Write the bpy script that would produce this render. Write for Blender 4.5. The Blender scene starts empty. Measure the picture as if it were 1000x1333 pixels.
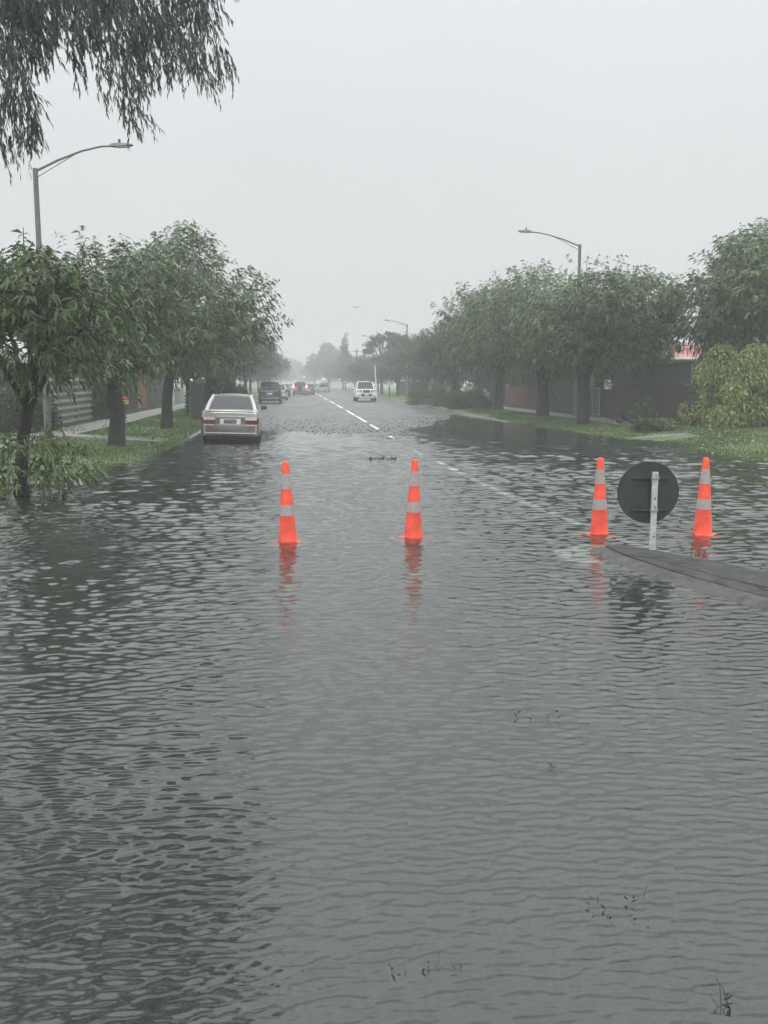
import bpy, math, random
import numpy as np
from mathutils import Vector, Matrix

R = math.radians
scn = bpy.context.scene
COL = scn.collection
random.seed(7)
RNG = np.random.default_rng(11)

# ------------------------------------------------------------------ camera maths
CAMZ = 1.7
F = 1200.0
TH = math.atan((666.5 - 500.0) / F)
PS = math.atan((500 - 383) / F * math.cos(TH))

def ray(px, py):
    x, y = (px - 500) / F, -(py - 666.5) / F
    d = Vector((x, y, -1))
    M = Matrix.Rotation(-PS, 3, 'Z') @ Matrix.Rotation(R(90) - TH, 3, 'X')
    return M @ d

def at(px, py, Y):
    d = ray(px, py)
    t = Y / d.y
    return Vector((d.x * t, Y, CAMZ + d.z * t))

def gx(px, Y):
    return at(px, 500, Y).x

# ------------------------------------------------------------------ heights
def sY(Y):
    return np.interp(Y, [-20, 0, 20, 31, 45, 60, 90, 115, 900], [-.12, -.115, -.066, 0, .07, .14, .22, .27, .4])

def road_h(X, Y):
    X = np.asarray(X, float); Y = np.asarray(Y, float)
    w = .006 * np.sin(X * 1.1 + Y * .21) * np.sin(Y * .33 + 1.3)
    return sY(Y) - .004 * np.maximum(0, 3.2 - X) - .017 * np.clip(X - 3.2, 0, 7) + w

def sstep(a, b, x):
    t = np.clip((x - a) / (b - a), 0, 1)
    return t * t * (3 - 2 * t)

def ground_h(X, Y):
    X = np.asarray(X, float); Y = np.asarray(Y, float)
    rd = road_h(np.clip(X, -3.3, 9.6), Y) - .02
    # left verge
    xs = np.interp(Y, [0, 10, 14, 16.7, 21, 29.5, 40], [9, 6.4, 4.7, 4.0, 3.6, 3.05, 2.9]) + .12 * np.sin(Y * 1.7)
    near = np.clip(.06 * (-X - xs), -.1, .17)
    far = sY(Y) + .09 + .012 * np.clip(-X - 3.2, 0, 6)
    lf = near + (np.maximum(far, near) - near) * sstep(27, 36, Y)
    # right verge
    xr = np.interp(Y, [0, 10, 17, 20, 25, 36, 48], [16, 13.5, 11.0, 10.3, 10.5, 10.0, 9.5]) + .15 * np.sin(Y * 1.3 + 1)
    dip = .1 * np.exp(-((Y - 26.0) / 1.2) ** 2) * (1 - sstep(11.5, 13, X))
    near = np.clip(.07 * (X - xr), -.12, .2) - dip
    far = sY(Y) + .05 + .014 * np.clip(X - 9.5, 0, 6)
    rt = near + (np.maximum(far, near) - near) * sstep(40, 52, Y)
    tl = sstep(3.15, 3.35, -X)
    tr = sstep(9.5, 9.7, X)
    h = rd * (1 - tl) * (1 - tr) + lf * tl + rt * tr
    # side street mouth on the right
    ss = sstep(67.5, 69, Y) * (1 - sstep(80, 82, Y)) * tr
    h = h * (1 - ss) + (sY(Y) - .13) * ss
    return h

def gh(x, y):
    return float(ground_h(x, y))

# ------------------------------------------------------------------ materials
def new_mat(name):
    m = bpy.data.materials.new(name); m.use_nodes = True
    nt = m.node_tree
    return m, nt, nt.nodes['Principled BSDF'], nt.nodes['Material Output']

def mat(name, col, rough=.5, metal=0, var=.0, vscale=8, bump=0, bscale=60, spec=.5, coat=0, emit=None, col2=None, bdist=.01):
    m, nt, p, out = new_mat(name)
    N, L = nt.nodes, nt.links
    c = (*col, 1)
    p.inputs['Roughness'].default_value = rough
    p.inputs['Metallic'].default_value = metal
    p.inputs['Specular IOR Level'].default_value = spec
    p.inputs['Coat Weight'].default_value = coat
    p.inputs['Base Color'].default_value = c
    if var > 0 or col2:
        tc = N.new('ShaderNodeTexCoord')
        nz = N.new('ShaderNodeTexNoise'); nz.inputs['Scale'].default_value = vscale; nz.inputs['Detail'].default_value = 6
        nz.inputs['Roughness'].default_value = .65
        L.new(tc.outputs['Object'], nz.inputs['Vector'])
        rp = N.new('ShaderNodeValToRGB')
        rp.color_ramp.elements[0].position = .32; rp.color_ramp.elements[1].position = .68
        a = tuple(v * (1 - var) for v in col); b = col2 if col2 else tuple(min(1, v * (1 + var)) for v in col)
        rp.color_ramp.elements[0].color = (*a, 1); rp.color_ramp.elements[1].color = (*b, 1)
        L.new(nz.outputs['Fac'], rp.inputs['Fac']); L.new(rp.outputs['Color'], p.inputs['Base Color'])
    if bump > 0:
        tc = N.new('ShaderNodeTexCoord')
        nz = N.new('ShaderNodeTexNoise'); nz.inputs['Scale'].default_value = bscale; nz.inputs['Detail'].default_value = 4
        L.new(tc.outputs['Object'], nz.inputs['Vector'])
        bp = N.new('ShaderNodeBump'); bp.inputs['Strength'].default_value = bump; bp.inputs['Distance'].default_value = bdist
        L.new(nz.outputs['Fac'], bp.inputs['Height']); L.new(bp.outputs['Normal'], p.inputs['Normal'])
    if emit:
        p.inputs['Emission Color'].default_value = (*emit[:3], 1); p.inputs['Emission Strength'].default_value = emit[3]
    return m

def leaf_mat(name, c1, c2, rough=.42, trans=.25):
    m, nt, p, out = new_mat(name)
    N, L = nt.nodes, nt.links
    at_ = N.new('ShaderNodeAttribute'); at_.attribute_name = 'tint'
    rp = N.new('ShaderNodeValToRGB')
    rp.color_ramp.elements[0].color = (*c1, 1); rp.color_ramp.elements[1].color = (*c2, 1)
    L.new(at_.outputs['Fac'], rp.inputs['Fac'])
    L.new(rp.outputs['Color'], p.inputs['Base Color'])
    p.inputs['Roughness'].default_value = rough
    p.inputs['Specular IOR Level'].default_value = .5
    tr = N.new('ShaderNodeBsdfTranslucent'); L.new(rp.outputs['Color'], tr.inputs['Color'])
    mx = N.new('ShaderNodeMixShader'); mx.inputs[0].default_value = trans
    L.new(p.outputs[0], mx.inputs[1]); L.new(tr.outputs[0], mx.inputs[2]); L.new(mx.outputs[0], out.inputs['Surface'])
    return m

M = {}
M['asphalt_dark'] = mat('island_asphalt', (.045, .046, .044), .75, var=.55, vscale=5, bump=1, bscale=70, bdist=.012, spec=.3)
M['concrete'] = mat('concrete', (.15, .15, .142), .5, var=.4, vscale=3, bump=.3, bscale=60)
M['kerb'] = mat('kerb_concrete', (.22, .22, .205), .55, var=.25, vscale=5, bump=.3, bscale=60)
M['island_kerb'] = mat('island_kerb', (.065, .065, .062), .7, var=.5, vscale=6, bump=.8, bscale=50, spec=.35)
M['white_paint'] = mat('road_paint', (.72, .72, .69), .5, var=.3, vscale=14, bump=.3, bscale=200, bdist=.002)
M['bark'] = mat('bark', (.022, .021, .018), .75, var=.5, vscale=14, bump=1, bscale=28, bdist=.03)
M['orange'] = mat('cone_orange', (.80, .085, .045), .5, var=.28, vscale=5, bump=.15, bscale=40)
M['refl'] = mat('reflective_band', (.33, .29, .285), .38, var=.15, vscale=30, bump=.3, bscale=60)
M['galv'] = mat('galvanised_steel', (.33, .34, .34), .42, .55, var=.2, vscale=10)
M['lampgrey'] = mat('lamp_post_steel', (.13, .135, .135), .5, .3, var=.2, vscale=6)
M['signback'] = mat('sign_back', (.035, .042, .042), .5, .2, var=.25, vscale=12)
M['signpole'] = mat('sign_pole', (.44, .45, .43), .5, .1, var=.25, vscale=25)
M['blue'] = mat('sign_blue', (.03, .1, .4), .4)
M['black'] = mat('black_plastic', (.015, .015, .016), .45)
M['darkgrey'] = mat('dark_grey', (.05, .052, .052), .55, var=.2)
M['white'] = mat('white', (.75, .75, .73), .45, var=.05)
M['tyre'] = mat('tyre_rubber', (.02, .02, .02), .7)
M['rim'] = mat('wheel_rim', (.4, .41, .42), .35, .7)
M['chrome'] = mat('chrome', (.7, .7, .7), .2, .9)
M['champ'] = mat('champagne_paint', (.42, .41, .385), .3, .35, var=.05, vscale=3, coat=.6)
M['champ_low'] = mat('champagne_cladding', (.16, .15, .14), .45, .2, var=.15)
M['pwhite'] = mat('white_car_paint', (.72, .73, .74), .3, coat=.5)
M['pdark'] = mat('dark_car_paint', (.03, .04, .05), .3, .3, coat=.6)
M['psilver'] = mat('silver_car_paint', (.42, .43, .44), .32, .5, coat=.6)
M['pgrey'] = mat('pale_grey_car_paint', (.33, .34, .34), .35, .3, coat=.6)
M['red_lens'] = mat('red_lens', (.17, .012, .016), .2, coat=.5)
M['clear_lens'] = mat('clear_lens', (.62, .55, .55), .2, coat=.5)
M['head_lens'] = mat('headlight_lens', (.5, .52, .54), .15, coat=.6)
M['brake'] = mat('lit_brake_lamp', (.8, .15, .08), .3, emit=(1, .22, .1, 5))
M['headlit'] = mat('lit_headlamp', (.8, .8, .8), .3, emit=(1, .98, .9, 3))
M['seat'] = mat('seat_cloth', (.16, .16, .16), .8)
M['plate_blk'] = mat('plate_black', (.03, .035, .035), .4)
M['plate_txt'] = mat('plate_silver', (.5, .52, .52), .4)
M['corr'] = mat('corrugated_iron', (.24, .25, .23), .45, .3, var=.35, vscale=4, col2=(.34, .35, .33))
M['fence_dark'] = mat('dark_stained_boards', (.030, .030, .028), .7, var=.35, vscale=3)
M['fence_slate'] = mat('slate_sheet', (.030, .036, .038), .55, var=.2, vscale=2)
M['fence_brown'] = mat('brown_black_boards', (.034, .026, .022), .65, var=.45, vscale=2.2)
M['fence_red'] = mat('red_brown_boards', (.13, .05, .035), .7, var=.25, vscale=3)
M['tan'] = mat('tan_boards', (.30, .135, .07), .7, var=.15, vscale=3)
M['post_brown'] = mat('brown_post', (.075, .045, .032), .75, var=.3)
M['pale_fence'] = mat('pale_fence', (.42, .43, .41), .6, var=.12)
M['wall_blue'] = mat('blue_grey_weatherboard', (.055, .07, .085), .6, var=.1)
M['wall_cream'] = mat('cream_wall', (.28, .27, .24), .7, var=.08)
M['roof_red'] = mat('pink_red_roof', (.36, .13, .11), .6, var=.15, vscale=4)
M['roof_grey'] = mat('grey_roof', (.38, .40, .40), .5, var=.1)
M['sign_red'] = mat('sign_red', (.62, .05, .03), .5)
M['sign_yellow'] = mat('sign_yellow', (.72, .52, .14), .5)
M['green'] = mat('green_post', (.02, .22, .12), .5)
M['cabinet'] = mat('cabinet_dark', (.024, .032, .032), .5, var=.2, vscale=3)
M['leaf_a'] = leaf_mat('leaves_mid_green', (.022, .048, .018), (.15, .21, .08), .34)  # light end of the green raised to stand in for lens veil
M['leaf_b'] = leaf_mat('leaves_dark_green', (.018, .034, .016), (.08, .12, .052), .4)
M['leaf_far'] = leaf_mat('leaves_far', (.02, .034, .02), (.04, .06, .032), .6)
M['leaf_y'] = leaf_mat('leaves_yellow_green', (.08, .12, .03), (.33, .37, .12))
M['leaf_over'] = leaf_mat('leaves_grey_green', (.07, .09, .08), (.13, .155, .135), .8, .4)  # leaf colours lightened, veiling haze of the lens put into them
M['leaf_bush'] = leaf_mat('leaves_bush', (.06, .09, .045), (.13, .17, .085), .6)
M['grassm'] = leaf_mat('grass_blades', (.045, .09, .022), (.12, .18, .05), .5, .3)
M['litter'] = leaf_mat('litter_leaves', (.05, .06, .03), (.34, .38, .24), .5, .1)
M['debris'] = leaf_mat('wet_debris', (.03, .03, .022), (.11, .10, .075), .6, .05)
M['skin_bird'] = mat('bird_grey', (.06, .06, .06), .7)

def glass_mat():
    m, nt, p, out = new_mat('car_glass')
    N, L = nt.nodes, nt.links
    tr = N.new('ShaderNodeBsdfTransparent'); tr.inputs[0].default_value = (.42, .46, .45, 1)
    gl = N.new('ShaderNodeBsdfGlossy'); gl.inputs['Roughness'].default_value = .03; gl.inputs[0].default_value = (.9, .95, .95, 1)
    fr = N.new('ShaderNodeFresnel'); fr.inputs[0].default_value = 1.5
    mx = N.new('ShaderNodeMixShader')
    L.new(fr.outputs[0], mx.inputs[0]); L.new(tr.outputs[0], mx.inputs[1]); L.new(gl.outputs[0], mx.inputs[2])
    L.new(mx.outputs[0], out.inputs['Surface'])
    return m
M['glass'] = glass_mat()
M['pane'] = mat('window_pane', (.03, .035, .04), .1, spec=.8)

def asphalt():
    m, nt, p, out = new_mat('wet_asphalt')
    N, L = nt.nodes, nt.links
    tc = N.new('ShaderNodeTexCoord')
    n1 = N.new('ShaderNodeTexNoise'); n1.inputs['Scale'].default_value = .35; n1.inputs['Detail'].default_value = 5
    mp = N.new('ShaderNodeMapping'); mp.inputs['Scale'].default_value = (1.6, .35, 1)
    L.new(tc.outputs['Object'], mp.inputs[0]); L.new(mp.outputs[0], n1.inputs['Vector'])
    n2 = N.new('ShaderNodeTexNoise'); n2.inputs['Scale'].default_value = 45; n2.inputs['Detail'].default_value = 3
    L.new(tc.outputs['Object'], n2.inputs['Vector'])
    r1 = N.new('ShaderNodeValToRGB')
    r1.color_ramp.elements[0].position = .3; r1.color_ramp.elements[0].color = (.066, .068, .066, 1)
    r1.color_ramp.elements[1].position = .7; r1.color_ramp.elements[1].color = (.118, .12, .117, 1)
    L.new(n1.outputs['Fac'], r1.inputs['Fac'])
    mm = N.new('ShaderNodeMix'); mm.data_type = 'RGBA'; mm.blend_type = 'MULTIPLY'; mm.inputs[0].default_value = .7
    r2 = N.new('ShaderNodeValToRGB')
    r2.color_ramp.elements[0].position = .35; r2.color_ramp.elements[0].color = (.55, .55, .55, 1)
    r2.color_ramp.elements[1].position = .65; r2.color_ramp.elements[1].color = (1.25, 1.25, 1.25, 1)
    L.new(n2.outputs['Fac'], r2.inputs['Fac'])
    L.new(r1.outputs[0], mm.inputs[6]); L.new(r2.outputs[0], mm.inputs[7])
    L.new(mm.outputs[2], p.inputs['Base Color'])
    mr = N.new('ShaderNodeMapRange'); mr.inputs[1].default_value = .35; mr.inputs[2].default_value = .65
    mr.inputs[3].default_value = .32; mr.inputs[4].default_value = .6
    L.new(n1.outputs['Fac'], mr.inputs[0]); L.new(mr.outputs[0], p.inputs['Roughness'])
    bp = N.new('ShaderNodeBump'); bp.inputs['Strength'].default_value = .5; bp.inputs['Distance'].default_value = .006
    L.new(n2.outputs['Fac'], bp.inputs['Height']); L.new(bp.outputs[0], p.inputs['Normal'])
    return m
M['asphalt'] = asphalt()

def soil():
    m, nt, p, out = new_mat('verge_soil_and_grass')
    N, L = nt.nodes, nt.links
    tc = N.new('ShaderNodeTexCoord')
    n1 = N.new('ShaderNodeTexNoise'); n1.inputs['Scale'].default_value = 1.3; n1.inputs['Detail'].default_value = 8; n1.inputs['Roughness'].default_value = .7
    L.new(tc.outputs['Object'], n1.inputs['Vector'])
    r1 = N.new('ShaderNodeValToRGB')
    e = r1.color_ramp.elements
    e[0].position = .3; e[0].color = (.035, .04, .018, 1)
    e[1].position = .62; e[1].color = (.085, .14, .035, 1)
    x = e.new(.45); x.color = (.055, .095, .024, 1)
    L.new(n1.outputs['Fac'], r1.inputs['Fac']); L.new(r1.outputs[0], p.inputs['Base Color'])
    p.inputs['Roughness'].default_value = .7
    bp = N.new('ShaderNodeBump'); bp.inputs['Strength'].default_value = .6; bp.inputs['Distance'].default_value = .04
    n2 = N.new('ShaderNodeTexNoise'); n2.inputs['Scale'].default_value = 25; n2.inputs['Detail'].default_value = 5
    L.new(tc.outputs['Object'], n2.inputs['Vector'])
    L.new(n2.outputs['Fac'], bp.inputs['Height']); L.new(bp.outputs[0], p.inputs['Normal'])
    return m
M['soil'] = soil()

def water():
    m, nt, p, out = new_mat('flood_water')
    N, L = nt.nodes, nt.links
    N.remove(p)
    tc = N.new('ShaderNodeTexCoord')
    def noise(sx, sy, sc, det, rough, rot=0, dist=0.):
        mp = N.new('ShaderNodeMapping'); mp.inputs['Scale'].default_value = (sx, sy, 1); mp.inputs['Rotation'].default_value = (0, 0, R(rot))
        L.new(tc.outputs['Object'], mp.inputs[0])
        n = N.new('ShaderNodeTexNoise'); n.inputs['Scale'].default_value = sc; n.inputs['Detail'].default_value = det
        n.inputs['Roughness'].default_value = rough; n.inputs['Distortion'].default_value = dist
        L.new(mp.outputs[0], n.inputs['Vector'])
        return n.outputs['Fac']
    def mth(op, a, b):
        n = N.new('ShaderNodeMath'); n.operation = op
        for i, v in enumerate((a, b)):
            if isinstance(v, (int, float)): n.inputs[i].default_value = v
            else: L.new(v, n.inputs[i])
        return n.outputs[0]
    rip = noise(.42, 1, 8.5, 3.0, .5, 6, .3)
    rip2 = noise(.5, 1, 15.0, 2.0, .5, -12, .2)
    mid = noise(.40, 1, 2.6, 2.0, .5, 3, .2)
    gust = noise(.8, 1, .30, 2.0, .5, 20)
    gm = N.new('ShaderNodeMapRange'); gm.inputs[1].default_value = .35; gm.inputs[2].default_value = .65
    gm.inputs[3].default_value = .55; gm.inputs[4].default_value = 1.15
    L.new(gust, gm.inputs[0])
    h = mth('ADD', mth('MULTIPLY', rip, .0012), mth('MULTIPLY', rip2, .0012))
    h = mth('MULTIPLY', h, gm.outputs[0])
    bp = N.new('ShaderNodeBump'); bp.inputs['Strength'].default_value = 1; bp.inputs['Distance'].default_value = 1.0
    L.new(h, bp.inputs['Height'])
    fr = N.new('ShaderNodeFresnel'); fr.inputs[0].default_value = 1.53; L.new(bp.outputs[0], fr.inputs['Normal'])
    gl = N.new('ShaderNodeBsdfGlossy'); gl.inputs['Roughness'].default_value = .02; L.new(bp.outputs[0], gl.inputs['Normal'])
    gl.inputs[0].default_value = (1, 1, 1, 1)
    tr = N.new('ShaderNodeBsdfTransparent'); tr.inputs[0].default_value = (.74, .79, .75, 1)
    df = N.new('ShaderNodeBsdfDiffuse'); df.inputs[0].default_value = (.038, .046, .040, 1)
    m1 = N.new('ShaderNodeMixShader'); m1.inputs[0].default_value = .46
    L.new(tr.outputs[0], m1.inputs[1]); L.new(df.outputs[0], m1.inputs[2])
    mx = N.new('ShaderNodeMixShader')
    L.new(fr.outputs[0], mx.inputs[0]); L.new(m1.outputs[0], mx.inputs[1]); L.new(gl.outputs[0], mx.inputs[2])
    L.new(mx.outputs[0], out.inputs['Surface'])
    return m
M['water'] = water()

# ------------------------------------------------------------------ object helpers
def tag(o, label=None, cat=None, group=None, kind=None):
    if label: o['label'] = label
    if cat: o['category'] = cat
    if group: o['group'] = group
    if kind: o['kind'] = kind
    return o

def thing(name, label, cat, loc=(0, 0, 0), rz=0, group=None, rot=None):
    o = bpy.data.objects.new(name, None); COL.objects.link(o)
    o.location = loc; o.rotation_euler = rot or (0, 0, rz); o.empty_display_size = .2
    return tag(o, label, cat, group)

def link(name, me, m=None, parent=None):
    o = bpy.data.objects.new(name, me); COL.objects.link(o)
    if m is not None and not me.materials: me.materials.append(m)
    if parent is not None: o.parent = parent
    return o

class MB:
    def __init__(s): s.v = []; s.f = []
    def add(s, vs, fs):
        b = len(s.v); s.v += [tuple(v) for v in vs]; s.f += [tuple(i + b for i in f) for f in fs]; return s
    def box(s, c, d, rz=0, rx=0, ry=0):
        Rm = Matrix.Rotation(rz, 3, 'Z') @ Matrix.Rotation(ry, 3, 'Y') @ Matrix.Rotation(rx, 3, 'X')
        vs = [Vector(c) + Rm @ Vector((x * d[0] / 2, y * d[1] / 2, z * d[2] / 2)) for x in (-1, 1) for y in (-1, 1) for z in (-1, 1)]
        return s.add(vs, [(0, 1, 3, 2), (4, 6, 7, 5), (0, 4, 5, 1), (2, 3, 7, 6), (0, 2, 6, 4), (1, 5, 7, 3)])
    def span(s, x0, x1, y0, y1, z0, z1):
        return s.box(((x0 + x1) / 2, (y0 + y1) / 2, (z0 + z1) / 2), (abs(x1 - x0), abs(y1 - y0), abs(z1 - z0)))
    def tube(s, pts, rs, n=8, cap=True):
        pts = [Vector(p) for p in pts]
        if isinstance(rs, (int, float)): rs = [rs] * len(pts)
        rings = []; up = Vector((.13, .31, 1)).normalized()
        for i, p in enumerate(pts):
            d = (pts[min(i + 1, len(pts) - 1)] - pts[max(i - 1, 0)]).normalized()
            a = d.cross(up)
            if a.length < .05: a = d.cross(Vector((1, 0, 0)))
            a.normalize(); b = d.cross(a)
            rings.append([p + a * math.cos(t) * rs[i] + b * math.sin(t) * rs[i] for t in [2 * math.pi * k / n for k in range(n)]])
        vs = [v for r in rings for v in r]; fs = []
        for i in range(len(pts) - 1):
            for k in range(n):
                fs.append((i * n + k, i * n + (k + 1) % n, (i + 1) * n + (k + 1) % n, (i + 1) * n + k))
        if cap: fs += [tuple(range(n))[::-1], tuple((len(pts) - 1) * n + k for k in range(n))]
        return s.add(vs, fs)
    def lathe(s, prof, n=24, c=(0, 0, 0), cap=True):
        vs = []; fs = []
        for r, z in prof:
            for k in range(n):
                t = 2 * math.pi * k / n
                vs.append((c[0] + r * math.cos(t), c[1] + r * math.sin(t), c[2] + z))
        for i in range(len(prof) - 1):
            for k in range(n):
                fs.append((i * n + k, i * n + (k + 1) % n, (i + 1) * n + (k + 1) % n, (i + 1) * n + k))
        if cap: fs += [tuple(range(n))[::-1], tuple((len(prof) - 1) * n + k for k in range(n))]
        return s.add(vs, fs)
    def prism(s, poly, z0, z1):
        n = len(poly)
        return s.add([(x, y, z0) for x, y in poly] + [(x, y, z1) for x, y in poly],
                     [tuple(range(n))[::-1], tuple(range(n, 2 * n))] + [(i, (i + 1) % n, n + (i + 1) % n, n + i) for i in range(n)])
    def slab(s, q, t):            # quad q given a thickness t along its normal
        q = [Vector(v) for v in q]
        nrm = (q[1] - q[0]).cross(q[2] - q[0]).normalized()
        vs = q + [v + nrm * t for v in q]
        return s.add(vs, [(3, 2, 1, 0), (4, 5, 6, 7)] + [(i, (i + 1) % 4, 4 + (i + 1) % 4, 4 + i) for i in range(4)])
    def build(s, name, m, parent=None, smooth=False, bevel=0, seg=2):
        me = bpy.data.meshes.new(name); me.from_pydata(s.v, [], s.f); me.validate(); me.update()
        o = link(name, me, m, parent)
        if smooth:
            me.polygons.foreach_set('use_smooth', [True] * len(me.polygons))
            me.set_sharp_from_angle(angle=R(38))
        if bevel:
            b = o.modifiers.new('bevel', 'BEVEL'); b.width = bevel; b.segments = seg; b.limit_method = 'ANGLE'; b.angle_limit = R(35)
        return o

def np_mesh(name, V, Fq, tint=None):
    """V (n,3); Fq (m,k) all faces with k corners"""
    me = bpy.data.meshes.new(name)
    n, m, k = len(V), len(Fq), Fq.shape[1]
    me.vertices.add(n); me.vertices.foreach_set('co', np.asarray(V, np.float32).ravel())
    me.loops.add(m * k); me.loops.foreach_set('vertex_index', np.asarray(Fq, np.int32).ravel())
    me.polygons.add(m); me.polygons.foreach_set('loop_start', np.arange(0, m * k, k, dtype=np.int32))
    me.update(calc_edges=True)
    if tint is not None:
        a = me.attributes.new('tint', 'FLOAT', 'FACE'); a.data.foreach_set('value', np.asarray(tint, np.float32))
    return me

def nrm(a):
    return a / np.maximum(np.linalg.norm(a, axis=1, keepdims=True), 1e-6)

def leaf_mesh(name, P, D, Ln, Wd, tint, rng, droop=.25, fold=.12):
    n = len(P)
    D = nrm(D)
    rv = nrm(rng.normal(size=(n, 3)) + np.array([0, 0, 1.2]))
    S = nrm(np.cross(D, rv)); U = nrm(np.cross(S, D))
    Ln = Ln[:, None]; Wd = Wd[:, None]
    mid = P + D * Ln * .45 + U * Ln * fold
    tip = P + D * Ln; tip[:, 2] -= droop * Ln[:, 0]
    V = np.empty((n, 4, 3)); V[:, 0] = P; V[:, 1] = mid + S * Wd / 2 - U * Wd * .15; V[:, 2] = tip; V[:, 3] = mid - S * Wd / 2 - U * Wd * .15
    Fq = np.arange(n * 4).reshape(n, 4)
    return np_mesh(name, V.reshape(-1, 3), Fq, tint)

def grid_sheet(name, xs, ys, hf, m, kind='structure', mask=None):
    X, Y = np.meshgrid(xs, ys); Z = hf(X, Y)
    V = np.stack([X, Y, Z], -1).reshape(-1, 3)
    nx, ny = len(xs), len(ys)
    i, j = np.meshgrid(np.arange(nx - 1), np.arange(ny - 1))
    a = (j * nx + i).ravel()
    Fq = np.stack([a, a + 1, a + nx + 1, a + nx], 1)
    if mask is not None:
        cx = (X[:-1, :-1] + X[1:, 1:]).ravel() / 2; cy = (Y[:-1, :-1] + Y[1:, 1:]).ravel() / 2
        Fq = Fq[mask(cx, cy)]
    me = np_mesh(name, V, Fq)
    o = link(name, me, m); o['kind'] = kind
    me.polygons.foreach_set('use_smooth', [True] * len(me.polygons))
    return o

# ------------------------------------------------------------------ the setting
xs = np.concatenate([np.linspace(-650, -30, 18), np.linspace(-26, -12, 12), np.arange(-11.5, -3.6, .4), [-3.4, -3.34, -3.28, -3.22, -3.1, -2.5, 0, 3.2, 6, 9, 9.48, 9.55, 9.62, 9.7], np.arange(9.9, 17, .4), np.linspace(18, 30, 10), np.linspace(40, 650, 18)])
ys = np.concatenate([np.linspace(-45, -5, 12), np.arange(-4, 66, .6), np.arange(66, 84, .5), np.arange(85, 130, 2), np.linspace(135, 860, 50)])
grid_sheet('ground', xs, ys, ground_h, M['soil'])

rxs = np.arange(-3.3, 9.61, .43); rys = np.concatenate([np.linspace(-45, -5, 30), np.arange(-4, 130, .6), np.linspace(131, 850, 80)])
grid_sheet('road', rxs, rys, lambda X, Y: road_h(X, Y), M['asphalt'])
grid_sheet('side_street', np.linspace(9.6, 80, 40), np.linspace(69.2, 80.2, 12), lambda X, Y: np.maximum(ground_h(X, Y), road_h(9.6, Y) * 0 + sY(Y) - .12) + .015, M['asphalt'])

def strip(name, pts, w, m, lift, hf=ground_h):
    """ribbon along pts following the ground"""
    V = []; 
    for i, (x, y) in enumerate(pts):
        a = pts[max(i - 1, 0)]; b = pts[min(i + 1, len(pts) - 1)]
        d = Vector((b[0] - a[0], b[1] - a[1], 0)).normalized(); nx, ny = -d.y, d.x
        for s in (-1, 1):
            X, Y = x + s * nx * w / 2, y + s * ny * w / 2
            V.append((X, Y, float(hf(X, Y)) + lift))
    Fq = np.array([[2 * i + 1, 2 * i, 2 * i + 2, 2 * i + 3] for i in range(len(pts) - 1)])
    me = np_mesh(name, np.array(V), Fq)
    o = link(name, me, m); o['kind'] = 'structure'; return o

strip('footpath', [(-7.3, y) for y in np.arange(15, 300, 1.0)], 1.4, M['concrete'], .03)
strip('footpath', [(12.9, y) for y in np.arange(31, 66, 1.0)], 1.2, M['concrete'], .03)

def kerb(x0, x1, y0, y1, lift=.1):
    b = MB(); ys_ = np.arange(y0, y1 + .1, 2.0)
    for i in range(len(ys_) - 1):
        a, c = ys_[i], ys_[i + 1]
        za, zc = float(road_h(x0, a)), float(road_h(x0, c))
        b.add([(x0, a, za - .15), (x1, a, za - .15), (x1, c, zc - .15), (x0, c, zc - .15), (x0, a, za + lift), (x1, a, za + lift), (x1, c, zc + lift), (x0, c, zc + lift)],
              [(0, 3, 2, 1), (4, 5, 6, 7), (0, 1, 5, 4), (1, 2, 6, 5), (2, 3, 7, 6), (3, 0, 4, 7)])
    o = b.build('kerb', M['kerb']); o['kind'] = 'structure'; return o
kerb(-3.32, -3.16, 29, 300)
kerb(9.52, 9.68, 41, 67, .08)
kerb(9.52, 9.68, 84, 300, .10)
# curved far corner of the side street
strip('kerb', [(9.0, 80.6), (10, 81.2), (11.4, 82.6), (12.6, 84.4), (14, 86), (17, 87.2)], .45, M['kerb'], .10)
# driveway crossings on the verges
def slabp(poly, z0, z1, name='driveway', m='concrete'):
    o = MB().prism(poly, z0, z1).build(name, M[m], bevel=.01); o['kind'] = 'structure'; return o
def sloped(poly, lift, name='driveway'):
    V = [(x, y, gh(x, y) + lift) for x, y in poly]
    b = MB(); n = len(V)
    b.add([(x, y, z - .12) for x, y, z in V] + V, [tuple(range(n))[::-1], tuple(range(n, 2 * n))] + [(i, (i + 1) % n, n + (i + 1) % n, n + i) for i in range(n)])
    o = b.build(name, M['concrete']); o['kind'] = 'structure'; return o
sloped([(-6.6, 27.6), (-3.9, 26.9), (-3.9, 27.5), (-6.6, 28.7)], .035)
sloped([(-6.5, 15.5), (-3.55, 15.9), (-3.75, 16.7), (-6.5, 16.6)], .05)
sloped([(10.6, 28.3), (12.2, 27.2), (12.9, 28.2), (11.6, 29.2)], .0)
# leaf-darkened pale gutter apron at the right shoreline
sloped([(9.3, 44.5), (9.9, 44.5), (9.9, 49.5), (9.45, 51.5), (9.3, 51.5)], .03)

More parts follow.
